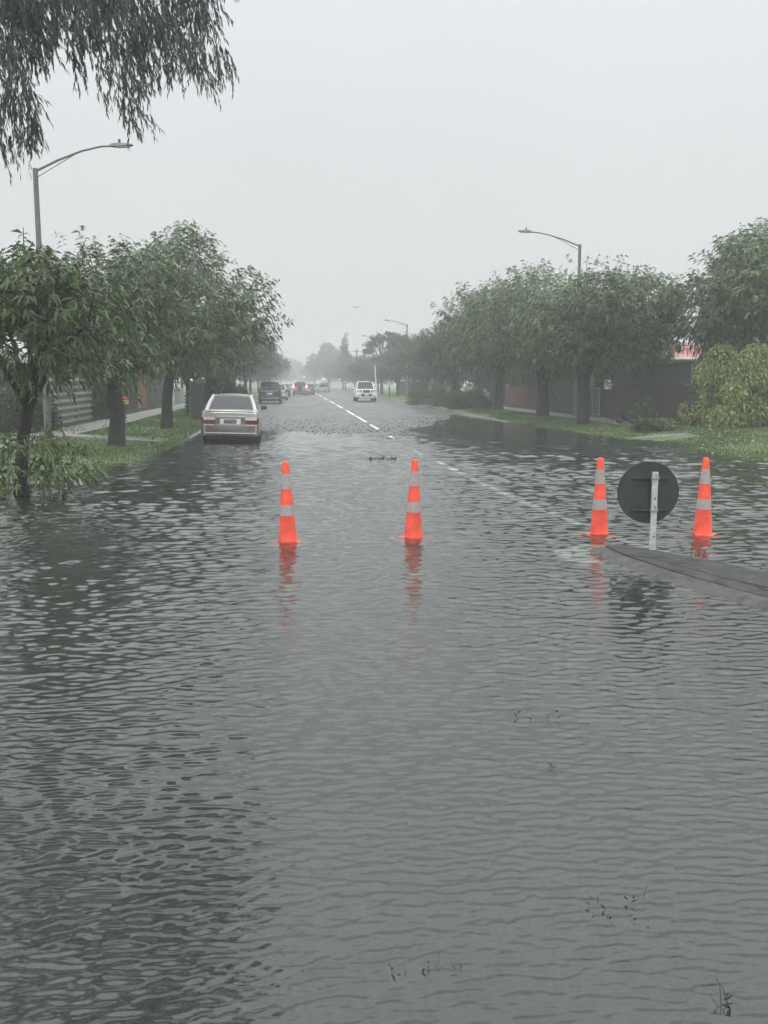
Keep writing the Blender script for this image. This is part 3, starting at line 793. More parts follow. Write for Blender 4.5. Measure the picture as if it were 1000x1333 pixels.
# flat-topped spreading tree with gaps
fl = []
fx = gx(497, 122)
def rf(px, py): p = at(px, py, 122); return (p.x - fx, 0, p.z - gh(fx, 122))
for px, py, r, h in [(484, 449, .8, .45), (492, 443, .9, .5), (505, 438, 1.0, .55), (516, 442, 1.1, .7), (482, 456, .7, .35), (524, 448, 1.2, .9), (512, 452, 1.0, .8), (491, 465, .45, .2), (500, 462, .5, .3), (520, 462, 1.3, .9), (508, 470, .9, .6)]:
    p = rf(px, py); fl.append(((p[0], random.uniform(-1, 1), p[2]), r, h))
tree('spreading_tree', 'flat-topped spreading tree with sky showing through beside its pale bare trunk', fx, 122, 8.5, 2.6, 111, trunk_h=4, trunk_r=.22, nsh=1100, nl=8, leaf=.32, lw=.4, m='leaf_far', lobes=fl, group='', style='round', zbot=4.5)
# garden trees behind fences
gl = [(-16, 50, 7, 3.4, 'dark garden tree behind the left fences, behind the second street tree'), (-15, 64, 7, 3.5, 'dark garden tree behind the tan gate on the left'), (-14, 84, 7, 3.8, 'garden tree behind the pale low wall on the left'), (-13, 110, 8, 4, 'farther garden tree on the left behind the dark parked car'),
      (19.5, 64, 5.6, 3.6, 'garden tree behind the red-brown fence on the right'), (18.0, 56, 4.9, 2.7, 'garden tree beside the red-roofed house'), (16.1, 42.6, 4.3, 1.7, 'small garden tree between the tall right fence and the cream house'), (24, 40, 5.5, 3, 'garden tree at the right edge behind the hedge'), (15, 104, 6, 3.4, 'garden tree beyond the side street on the right'),
      (-26, 46, 6, 3.6, 'garden tree behind the blue-grey house'), (17.5, 78, 5, 3.2, 'garden tree behind the small dark car'), (19.2, 72, 5.2, 3.2, 'garden tree between the fence end and the side street'), (16, 90, 5.5, 3, 'garden tree on the far corner of the side street'), (17.5, 128, 7, 4, 'hazy garden tree right of the flat-topped tree'), (21, 95, 7, 4, 'garden tree far along the side street'), (-10.5, 150, 7, 4, 'hazy garden tree behind the left row'), (-12, 210, 8, 5, 'palest garden tree behind the left row')]
for k, (x, y, h, w, lab) in enumerate(gl):
    far_tree(0, y, h, w, lab, VG if y < 100 else VC, 6.5 if y < 100 else 8, 3.2 if y < 100 else 4.2, 1000 + k, 'garden_tree', 'garden trees behind the fences', X=x)

# ------------------------------------------------------------------ shrubs and bushes
def bush(name, label, X, Y, rx, ry, H, seed, n, leaf, lw, m, group='', up=.5, cat='bush', stemn=6, rough_=.0):
    rng = np.random.default_rng(seed); z0 = gh(X, Y)
    t = thing(name, label, cat, (X, Y, z0), 0, group or None)
    d = nrm(rng.normal(size=(n, 3))); d[:, 2] = np.abs(d[:, 2])
    r = rng.uniform(.45, 1, n) ** .5
    lump = 1 + .14 * np.sin(d[:, 0] * 7 + seed) + .1 * np.sin(d[:, 1] * 9 + d[:, 2] * 6) + rough_ * rng.normal(size=n)
    P = d * (r * lump)[:, None] * np.array([rx, ry, H])
    D = nrm(d * np.array([.8, .8, .5]) + np.array([0, 0, up]) + rng.normal(size=(n, 3)) * .35)
    Ln = leaf * rng.uniform(.6, 1.3, n)
    tint = np.clip(.5 + .3 * np.sin(P[:, 0] * 3.1 + P[:, 2] * 4) + rng.uniform(-.3, .3, n), 0, 1)
    me = leaf_mesh(name, P, D, Ln, Ln * lw, tint, rng, droop=.2); me.materials.append(M[m])
    link('foliage', me, None, t)
    b = MB()
    for k in range(stemn):
        a = rng.uniform(0, 6.28)
        b.tube([(0, 0, -.1), (math.cos(a) * rx * .25, math.sin(a) * ry * .25, H * .4), (math.cos(a) * rx * .55, math.sin(a) * ry * .55, H * .75)], [.03, .02, .006], 5)
    b.build('stem', M['bark'], t)
    return t
bush('low_bush', 'nearer of the two low rounded bushes at the right kerb, beside a tree trunk', gx(612, 57), 57, 1.65, 1.4, 1.12, 31, 11000, .2, .12, 'leaf_bush', 'low bushes on the right kerb corner', .9)
bush('low_bush', 'farther of the two low rounded bushes, in front of the small dark car', gx(566, 64), 64, 1.85, 1.6, 1.25, 32, 11000, .2, .12, 'leaf_bush', 'low bushes on the right kerb corner', .9)
# hedge
def hedge():
    rng = np.random.default_rng(77); 
    x0, y0 = 14.7, 31.4
    t = thing('hedge', 'tall yellow-green hedge draping over the fence at the right edge', 'hedge', (x0, y0, gh(x0, y0)))
    n = 44000
    # filled rounded slab, lumpy
    nl_ = 46; C = np.stack([rng.uniform(-.2, 5.2, nl_), rng.uniform(-.7, 1.4, nl_), rng.uniform(.3, 2.25, nl_)], 1)
    C[:, 0] -= .0; C[:, 2] *= np.interp(C[:, 0], [-.3, .4, 4], [.82, 1.05, 1.15]); RR = rng.uniform(.38, .62, nl_)
    i = rng.integers(0, nl_, n); d = nrm(rng.normal(size=(n, 3))); P = C[i] + d * (RR[i] * rng.uniform(.5, 1, n) ** .4)[:, None]
    P[:, 2] = np.maximum(P[:, 2], .05)
    D = nrm(d * .7 + np.array([0, 0, -.55]) + rng.normal(size=(n, 3)) * .3)
    Ln = .13 * rng.uniform(.6, 1.3, n); tint = np.clip(rng.uniform(0, 1, nl_)[i] * .6 + rng.uniform(0, .5, n), 0, 1)
    me = leaf_mesh('hedge', P, D, Ln, Ln * .42, tint, rng, droop=.25); me.materials.append(M['leaf_y']); link('foliage', me, None, t)
    b = MB()
    for k in range(9):
        x = k * .5; b.tube([(x, .3, -.1), (x + .1, .4, 1.2), (x + .05, .2, 2.2)], [.04, .03, .012], 5)
    b.build('stem', M['bark'], t)
hedge()
bush('garden_shrub', 'dark shrub by the roadside behind the grey cabinet and the sedan', gx(285, 44), 44, 1.3, 1.2, 2.0, 33, 5000, .22, .35, 'leaf_b', '', .3, 'shrub')
bush('garden_shrub', 'dark shrub at the foot of the dark fence left of the second trunk', -8.3, 41.5, .8, .9, 1.5, 34, 2500, .2, .35, 'leaf_b', '', .3, 'shrub')
bush('garden_shrub', 'dark bushy shrub between the left fences and the blue-grey house', gx(18, 31), 31, 1.3, 1.3, 1.15, 35, 5000, .2, .35, 'leaf_b', '', .3, 'shrub')
bush('garden_shrub', 'low green shrub at the right verge below the hedge', 12.2, 30.3, .9, .6, .35, 36, 2500, .14, .35, 'leaf_a', '', .3, 'shrub')
bush('garden_shrub', 'grey-green shrub past the side street left of the small dark car', gx(548, 92), 92, 1.1, 1, 1.6, 37, 2500, .22, .35, 'leaf_b', '', .3, 'shrub')
# dead stump with branches and sprouting shrub
dx_, dy_ = gx(832, 34), 34
dp = thing('branch_pile', 'pile of dark fallen branches with a leafy shoot on the right verge', 'branches', (dx_, dy_, gh(dx_, dy_)))
rr = random.Random(5); b = MB()
for k in range(15):
    a = rr.uniform(0, 6.28); L_ = rr.uniform(.4, 1.0); x = rr.uniform(-.7, .6); y = rr.uniform(-.25, .25); z = .05 + rr.random() * .12
    e = Vector((x + math.cos(a) * L_, y + math.sin(a) * L_ * .5, z + rr.uniform(.02, .38)))
    b.tube([(x, y, z), Vector((x, y, z)).lerp(e, .5) + Vector((0, 0, rr.uniform(-.03, .12))), e], [rr.uniform(.03, .055), .03, .012], 6)
b.build('branch', M['bark'], dp)
rng = np.random.default_rng(9); n = 1500
P = np.stack([rng.normal(0, .22, n) + .05, rng.normal(0, .15, n), np.abs(rng.normal(0, .42, n))], 1); P[:, 0] += P[:, 2] * .18
me = leaf_mesh('foliage', P, nrm(rng.normal(size=(n, 3)) + np.array([0, 0, .5])), .12 * rng.uniform(.6, 1.3, n), .04 * np.ones(n), rng.uniform(0, .6, n), rng)
me.materials.append(M['leaf_bush']); link('foliage', me, None, dp)
MB().tube([(0, 0, 0), (.1, 0, .5), (.2, .03, 1.0), (.24, .02, 1.32)], [.04, .03, .02, .008], 6).build('stem', M['bark'], dp)

# ------------------------------------------------------------------ fences, signs
def board_fence(name, label, X, y0, y1, h, m, bw=.15, posts=True, top=None, group='fences along the footpaths', horizontal=False, face=-1, pm='fence_dark'):
    zc0 = gh(X, (y0 + y1) / 2)
    t = thing(name, label, 'fence', (X, y0, zc0), 0, group)
    b = MB(); rr = random.Random(int(y0)); y = 0; L_ = y1 - y0
    if not horizontal:
        while y < L_ - .01:
            w = min(bw, L_ - y)
            b.box((rr.uniform(-.006, .006), y + w / 2, h / 2 + rr.uniform(-.015, .01)), (.022, w - .008, h)); y += w
        b.box((-.03 * face, L_ / 2, h * .25), (.04, L_, .09)); b.box((-.03 * face, L_ / 2, h * .8), (.04, L_, .09))
    b.build('board_panel', M[m], t)
    if posts:
        k = 0
        while k * 2.4 <= L_:
            MB().box((-.075 * face, min(k * 2.4, L_) , h / 2), (.09, .09, h + .04)).build('post', M[pm], t); k += 1
    return t
# left corrugated
def corrugated(label, X, y0, y1, h, X1=None):
    X1 = X if X1 is None else X1
    t = thing('corrugated_fence', label, 'fence', (X, y0, gh(X, y0)), math.atan2(-(X1 - X), y1 - y0), 'fences along the footpaths')
    L_ = math.hypot(X1 - X, y1 - y0)
    prof = []; nz_ = 84
    for k in range(nz_ + 1):
        z = .05 + h * k / nz_; prof.append((.05 * math.sin(2 * math.pi * k / 12), z))
    # horizontal ridged sheet, in two bays
    for a, c, off in ((0, L_ * .58, 0), (L_ * .58, L_, .012)):
        vs = []; 
        for y in (a, c):
            vs += [(x + off, y, z) for x, z in prof] + [(x + off - .004, y, z) for x, z in prof]
        n = nz_ + 1
        fs = []
        for k in range(nz_):
            fs += [(k, 2 * n + k, 2 * n + k + 1, k + 1), (n + k, n + k + 1, 3 * n + k + 1, 3 * n + k)]
        MB().add(vs, fs).build('sheet', M['corr'], t, smooth=True)
    for y in (0.0, L_ * .58, L_):
        MB().box((-.06, y, h / 2 + .05), (.1, .1, h + .1)).build('post', M['darkgrey'], t)
    return t
cf = corrugated('ridged grey corrugated iron fence behind the footpath on the left', gx(60, 32), 32, 41, 1.78, gx(120, 41))
bp = thing('fence_post', 'tall brown square post at the near end of the corrugated fence', 'post', (gx(53, 31), 31, gh(-8.9, 31)))
MB().box((0, 0, 1.2), (.24, .2, 2.4)).build('post_shaft', M['post_brown'], bp, bevel=.015); MB().box((0, 0, 2.42), (.28, .24, .04)).build('cap', M['post_brown'], bp)
board_fence('board_fence', 'long black-stained board fence behind the second left tree', -9.05, 41.2, 55, 1.95, 'fence_dark', face=1)
tg = thing('board_gate', 'tall tan timber gate on the left beyond the dark fence', 'gate', (-9.05, 55.2, gh(-9.05, 56)))
b = MB()
for k in range(20): b.box((.0, .07 + k * .14, 1.06), (.03, .132, 2.1))
b.build('board_panel', M['tan'], tg); MB().box((-.05, 1.4, .5), (.05, 2.8, .1)).build('rail', M['tan'], tg)
MB().box((.03, .2, .35), (.05, .09, .75)).build('stump_post', M['pale_fence'], tg)
for y in (-.02, 2.86): MB().box((-.02, y, 1.1), (.12, .1, 2.25)).build('post', M['tan'], tg)
board_fence('board_fence', 'grey board fence just right of the tan gate', -9.05, 58.2, 66, 2.0, 'darkgrey', face=1)
lw_ = thing('low_wall', 'pale low concrete wall with two piers beyond the third left tree', 'wall', (-8.7, 68, gh(-8.7, 70)))
MB().box((0, 4.0, .48), (.14, 7.8, .96)).build('panel', M['pale_fence'], lw_, bevel=.01); MB().box((0, 4.0, 1.0), (.2, 7.9, .07)).build('coping', M['pale_fence'], lw_, bevel=.01)
for y in (0, 8): MB().box((0, y, .56), (.3, .3, 1.15)).build('pier', M['pale_fence'], lw_, bevel=.01)
board_fence('board_fence', 'dark fence beyond the pale low wall on the left', -9.05, 78, 120, 1.8, 'fence_dark', face=1, bw=.3, posts=False)
pf = thing('low_fence', 'short pale low fence panel at the left beside the blue-grey house', 'fence', (gx(30, 33), 33, gh(-10, 33)))
b = MB()
for k in range(6): b.box((.08 + k * .13, 0, .47), (.12, .02, .94))
b.build('board_panel', M['pale_fence'], pf); MB().box((.4, .03, .2), (.8, .04, .08)).build('rail', M['pale_fence'], pf)

# signs left
s1 = thing('fence_sign', 'small red over yellow board sign fixed on the dark fence on the left', 'sign', (at(160.5, 521, 47.8).x + .03, 47.8, at(160, 521, 47.8).z), R(12))
MB().box((0, 0, .115), (.46, .02, .2)).build('red_panel', M['sign_red'], s1, bevel=.003); MB().box((0, 0, -.09), (.46, .02, .2)).build('yellow_panel', M['sign_yellow'], s1, bevel=.003)
MB().box((0, .04, 0), (.5, .02, .46)).build('backing', M['darkgrey'], s1)
MB().box((0, .06, -.5), (.06, .06, 1.6)).build('post', M['fence_dark'], s1)
b = MB()
for k in range(7): b.box((-.17 + k * .055, -.012, .12), (.03 if k != 3 else .012, .004, .07))
b.build('lettering', M['sign_yellow'], s1)
b = MB()
for k in range(6): b.box((-.15 + k * .058, -.012, -.07), (.035, .004, .045))
b.build('lettering', M['post_brown'], s1)
p = at(244.5, 505, 69)
s2 = thing('notice_sign', 'small square white sign above the pale low wall', 'sign', (p.x, 69, p.z), R(5))
MB().box((0, 0, 0), (.46, .02, .5)).build('board', M['white'], s2, bevel=.003); MB().box((0, .04, -.45), (.06, .05, 1.5)).build('post', M['darkgrey'], s2)
b = MB(); b.box((0, -.012, .1), (.22, .003, .04)); b.box((0, -.012, 0), (.26, .003, .04)); b.box((0, -.012, -.1), (.2, .003, .04)); b.build('lettering', M['plate_txt'], s2)
# street cabinet
cb_x = gx(256.5, 41)
cb = thing('street_cabinet', 'dark tall service cabinet with a round white cap and green edge left of the sedan', 'cabinet', (cb_x, 41, gh(cb_x, 41)))
MB().box((0, 0, .82), (.56, .5, 1.64)).build('housing', M['cabinet'], cb, bevel=.02); MB().box((.0, -.255, .85), (.44, .014, 1.3)).build('door', M['cabinet'], cb, bevel=.004)
MB().box((-.305, -.12, .52), (.05, .1, .95)).build('green_edge', M['green'], cb, bevel=.008)
MB().lathe([(.0, .0), (.055, .01), (.075, .05), (.06, .1), (.0, .12)], 16, c=(-.22, -.1, 1.66), cap=False).build('round_cap', M['white'], cb, smooth=True)
MB().box((.3, 0, .04), (.02, .4, .06)).build('foot', M['black'], cb)

# right fences
rf_ = board_fence('board_fence', 'tall dark fence on the right, brown-black boards below a smooth slate band', 14.25, 32.4, 42.0, 1.5, 'fence_brown', bw=.6, pm='fence_slate')
MB().box((.0, 4.8, 1.87), (.05, 9.6, .72)).build('upper_band', M['fence_slate'], rf_, bevel=.008)
MB().box((-.0, 4.8, 2.25), (.08, 9.6, .035)).build('cap_rail', M['fence_slate'], rf_)
gt = thing('metal_gate', 'small grey metal gate in the right fence behind the tree trunk', 'gate', (14.2, 42.1, gh(14.2, 43)))
MB().box((0, 1.0, .68), (.02, 1.9, 1.2)).build('panel', M['lampgrey'], gt)
for z in (.06, 1.3): MB().tube([(-.03, 0, z), (-.03, 2, z)], .022, 6).build('frame_rail', M['pale_fence'], gt)
for y in (0.02, 1.0, 1.98): MB().tube([(-.03, y, .06), (-.03, y, 1.3)], .018, 6).build('frame_bar', M['pale_fence'], gt)
sh = board_fence('board_fence', 'dark slate board fence on the right beyond the metal gate', 14.25, 44.2, 52, 2.05, 'fence_slate', bw=.25)
MB().box((.35, -1.1, 1.1), (.04, 2.1, 2.2)).build('return_panel', M['fence_slate'], sh)
board_fence('board_fence', 'low red-brown board fence on the right between two trunks', 14.25, 52.2, 62, 1.3, 'fence_red')
board_fence('board_fence', 'dark board fence on the right behind the low bushes', 14.25, 62.2, 67, 1.9, 'fence_dark')
board_fence('board_fence', 'far dark fence on the right past the side street', 14.25, 88, 130, 1.7, 'fence_dark', bw=.3, posts=False)
p = at(797.5, 500.5, 40.2)
s3 = thing('fence_sign', 'small white sign with a dark mark on the tall right fence', 'sign', (14.15, 40.8, p.z), R(-14))
MB().box((0, 0, 0), (.44, .016, .42)).build('board', M['white'], s3, bevel=.003)
b = MB(); b.box((-.05, -.011, .07), (.2, .003, .05), ry=R(20)); b.box((.05, -.0115, .08), (.14, .003, .05), ry=R(-48)); b.box((0, -.011, -.01), (.04, .003, .16)); b.build('mark', M['darkgrey'], s3)
b = MB(); b.box((.08, -.0105, -.1), (.14, .003, .12)); b.build('grey_patch', M['galv'], s3)

# ------------------------------------------------------------------ houses
def house(name, label, x0, x1, y0, y1, eave, ridge, wall, roof, windows, axis='x', over=.45, group='houses behind the fences', gable=True, chimney=None, base=None):
    z0 = gh((x0 + x1) / 2, (y0 + y1) / 2) if base is None else base
    t = thing(name, label, 'house', ((x0 + x1) / 2, (y0 + y1) / 2, z0), 0, group)
    w, d = (x1 - x0) / 2, (y1 - y0) / 2; e = eave - z0; r = ridge - z0
    b = MB()
    if axis == 'x':
        vs = [(-w, -d, -.2), (w, -d, -.2), (w, d, -.2), (-w, d, -.2), (-w, -d, e), (w, -d, e), (w, d, e), (-w, d, e), (-w, 0, r), (w, 0, r)]
        fs = [(0, 1, 5, 4), (1, 2, 6, 9, 5), (2, 3, 7, 6), (3, 0, 4, 8, 7), (4, 5, 9, 8), (6, 7, 8, 9), (3, 2, 1, 0)]
    else:
        vs = [(-w, -d, -.2), (w, -d, -.2), (w, d, -.2), (-w, d, -.2), (-w, -d, e), (w, -d, e), (w, d, e), (-w, d, e), (0, -d, r), (0, d, r)]
        fs = [(0, 1, 5, 8, 4), (1, 2, 6, 5), (2, 3, 7, 9, 6), (3, 0, 4, 7), (4, 8, 9, 7), (5, 6, 9, 8), (3, 2, 1, 0)]
    b.add(vs, fs).build('wall', M[wall], t)
    b = MB(); sl = (r - e) / (d if axis == 'x' else w)
    if axis == 'x':
        for s in (-1, 1):
            b.slab([(-s * (w + over), s * (d + over), e - sl * over + .06), (s * (w + over), s * (d + over), e - sl * over + .06), (s * (w + over), 0, r + .06), (-s * (w + over), 0, r + .06)][::-1 if False else 1], .05)
        gut = [((-w - over, -d - over, e - sl * over), (w + over, -d - over, e - sl * over))]
    else:
        for s in (-1, 1):
            b.slab([(s * (w + over), s * (d + over) * -1, e - sl * over + .06), (s * (w + over), s * (d + over), e - sl * over + .06), (0, s * (d + over), r + .06), (0, -s * (d + over), r + .06)], .05)
        gut = [((-w - over, -d - over, e - sl * over), (-w - over, d + over, e - sl * over)), ((w + over, -d - over, e - sl * over), (w + over, d + over, e - sl * over))]
    ro = b.build('roof', M[roof], t)
    for a, c in gut:
        MB().tube([Vector(a), Vector(c)], .07, 6).build('gutter', M['pale_fence'], t)
    if chimney: MB().box(chimney, (.5, .5, 1.2)).build('chimney', M['wall_cream'], ro)
    for side, u, z, ww, hh in windows:
        if side == 'f': c = (u - (x0 + x1) / 2, -d, z - z0); sz = (ww, .06, hh); ps = (ww - .14, .02, hh - .14); off = (0, -.035, 0)
        else: 
            s = 1 if side == 'r' else -1
            c = (s * w, u - (y0 + y1) / 2, z - z0); sz = (.06, ww, hh); ps = (.02, ww - .14, hh - .14); off = (s * .035, 0, 0)
        wn = MB().box(c, sz).build('window', M['white'], t, bevel=.01)
        MB().box(tuple(c[i] + off[i] for i in range(3)), ps).build('pane', M['pane'], wn)
        MB().box((c[0] + off[0] * 1.6, c[1] + off[1] * 1.6, c[2] - hh / 2 - .04), tuple(v + (.1 if v > .1 else .06) if i != 2 else .06 for i, v in enumerate(sz))).build('sill', M['white'], wn)
    return t
house('house', 'dark blue-grey weatherboard house behind the trees at the left edge', -17.5, -10.4, 34.5, 44, 2.7, 4.3, 'wall_blue', 'roof_grey', [('f', -11.4, 1.55, .6, .8), ('f', -14, 1.6, 1.2, 1.1), ('r', 38, 1.6, 1.4, 1.1)], axis='y')
hx0 = gx(812, 43.5)
house('house', 'cream house with pink-red roof peeking over the tall right fence', hx0, hx0 + 9.5, 43.5, 52, 2.95, 3.75, 'wall_cream', 'roof_red', [('f', gx(842, 43.5), 2.0, 1.15, 1.0), ('f', hx0 + 5.5, 1.9, 1.6, 1.1), ('l', 48, 1.9, 1.2, 1.0)], axis='x', over=.35)
house('house', 'pale far house roof showing faintly above the distant cars on the left', -16, -7, 352, 362, 3.2, 5.2, 'pale_fence', 'white', [('f', -12, 1.6, 1.4, 1.1)], axis='x')
house('house', 'pale far house roof showing faintly near the end of the road', 11, 20, 372, 384, 3.4, 5.8, 'pale_fence', 'white', [('f', 14, 1.6, 1.4, 1.1)], axis='x')

# ------------------------------------------------------------------ poles on the right far side
pp = at(491, 519, 100); z0 = gh(pp.x, 100)
wp = thing('street_name_post', 'white leaning street name post with a small blue blade beside the white pickup', 'sign post', (pp.x, 100, z0))
tp = at(488, 475, 100)
MB().tube([(0, 0, -.1), (tp.x - pp.x, 0, tp.z - z0)], .06, 10).build('post', M['white'], wp)
MB().box((tp.x - pp.x - .5, 0, tp.z - z0 - .25), (.85, .03, .22)).build('name_blade', M['blue'], wp)
up = at(464.5, 457, 165); 
ut = thing('power_pole', 'thin dark power pole standing in the gap right of the narrow cypress', 'power pole', (up.x, 165, gh(up.x, 165)))
MB().tube([(0, 0, -.2), (0, 0, up.z)], [.16, .12], 8).build('pole', M['bark'], ut); MB().box((0, 0, up.z - .4), (1.6, .1, .1)).build('crossarm', M['bark'], ut)
tk = at(396, 493, 165)
ws = thing('traffic_sign', 'tiny white sign on a pole above the distant cars', 'sign', (tk.x, 165, gh(tk.x, 165)))
MB().tube([(0, 0, 0), (0, 0, 2.8)], .05, 6).build('post', M['galv'], ws); MB().box((0, -.06, 2.7), (.55, .03, .5)).build('board', M['white'], ws)
af = at(561, 505, 69)
aw = thing('sandwich_board', 'small white pointed sandwich board beside the small dark car', 'sign', (af.x, 69.5, gh(af.x, 69.5) ))
MB().add([(-.34, -.25, 0), (.34, -.25, 0), (.06, -.02, 1.45), (-.06, -.02, 1.45), (-.34, -.28, 0), (.34, -.28, 0), (.06, -.05, 1.45), (-.06, -.05, 1.45)], [(0, 1, 2, 3), (7, 6, 5, 4), (0, 4, 5, 1), (1, 5, 6, 2), (2, 6, 7, 3), (3, 7, 4, 0)]).build('board', M['white'], aw)
MB().add([(-.34, .25, 0), (.34, .25, 0), (.06, .02, 1.45), (-.06, .02, 1.45), (-.34, .28, 0), (.34, .28, 0), (.06, .05, 1.45), (-.06, .05, 1.45)], [(0, 1, 2, 3), (7, 6, 5, 4), (0, 4, 5, 1), (1, 5, 6, 2), (2, 6, 7, 3), (3, 7, 4, 0)]).build('rear_board', M['white'], aw)
# meter boxes / letterboxes by the far verge right of the post
lb = at(507, 510, 96)
lt = thing('letterbox', 'pale letterbox on a dark post right of the white leaning post', 'letterbox', (lb.x, 96, gh(lb.x, 96)))
MB().box((0, 0, .6), (.12, .12, 1.3)).build('post', M['fence_dark'], lt); MB().box((0, 0, 1.45), (.4, .3, .35)).build('box', M['pale_fence'], lt, bevel=.03)

# birds
for px, py, lab in ((461.5, 400.5, 'left of two tiny birds flying in the grey sky above the road'), (466.5, 400, 'right of two tiny birds flying in the grey sky above the road')):
    p = at(px, py, 70); 
    b = MB().tube([(-.14, 0, 0), (-.05, 0, 0), (.06, 0, .01), (.15, 0, .02)], [.01, .03, .035, .008], 8)
    b.add([(-.05, 0, .02), (.05, 0, .02), (.02, -.24, .1), (-.04, -.24, .1)], [(0, 1, 2, 3)]); b.add([(-.05, 0, .02), (.05, 0, .02), (.02, .24, .08), (-.04, .24, .08)], [(3, 2, 1, 0)])
    o = b.build('bird', M['skin_bird']); o.location = p; o.rotation_euler = (0, 0, R(60)); tag(o, lab, 'bird')

# ------------------------------------------------------------------ cars
def wheel(parent, x, y, r, w=.2, drop=0):
    s = 1 if x > 0 else -1
    t = MB(); n = 28
    prof = [(r * .62, -w / 2), (r * .9, -w / 2), (r, -w * .32), (r, w * .32), (r * .9, w / 2), (r * .62, w / 2)]
    vs = []; 
    for rr_, xx in prof:
        vs += [(xx, rr_ * math.cos(2 * math.pi * k / n), rr_ * math.sin(2 * math.pi * k / n)) for k in range(n)]
    fs = [(i * n + k, i * n + (k + 1) % n, (i + 1) * n + (k + 1) % n, (i + 1) * n + k) for i in range(5) for k in range(n)]
    wh = bpy.data.objects.new('wheel', None); COL.objects.link(wh); wh.parent = parent; wh.location = (x, y, r); wh.empty_display_size = .1
    t.add(vs, fs).build('tyre', M['tyre'], wh, smooth=True)
    rb = MB()
    rb.add([(s * w * .3, r * .62 * math.cos(2 * math.pi * k / n), r * .62 * math.sin(2 * math.pi * k / n)) for k in range(n)] + [(s * w * .46, r * .6 * math.cos(2 * math.pi * k / n), r * .6 * math.sin(2 * math.pi * k / n)) for k in range(n)],
           [tuple(range(n))] + [(k, (k + 1) % n, n + (k + 1) % n, n + k) for k in range(n)])
    for k in range(5):
        a = 2 * math.pi * k / 5
        rb.box((s * w * .4, math.cos(a) * r * .33, math.sin(a) * r * .33), (.03, r * .56, r * .15), rx=a)
    rb.lathe([(0, 0)], 3) if False else None
    rb.build('rim', M['rim'], wh)
    return wh

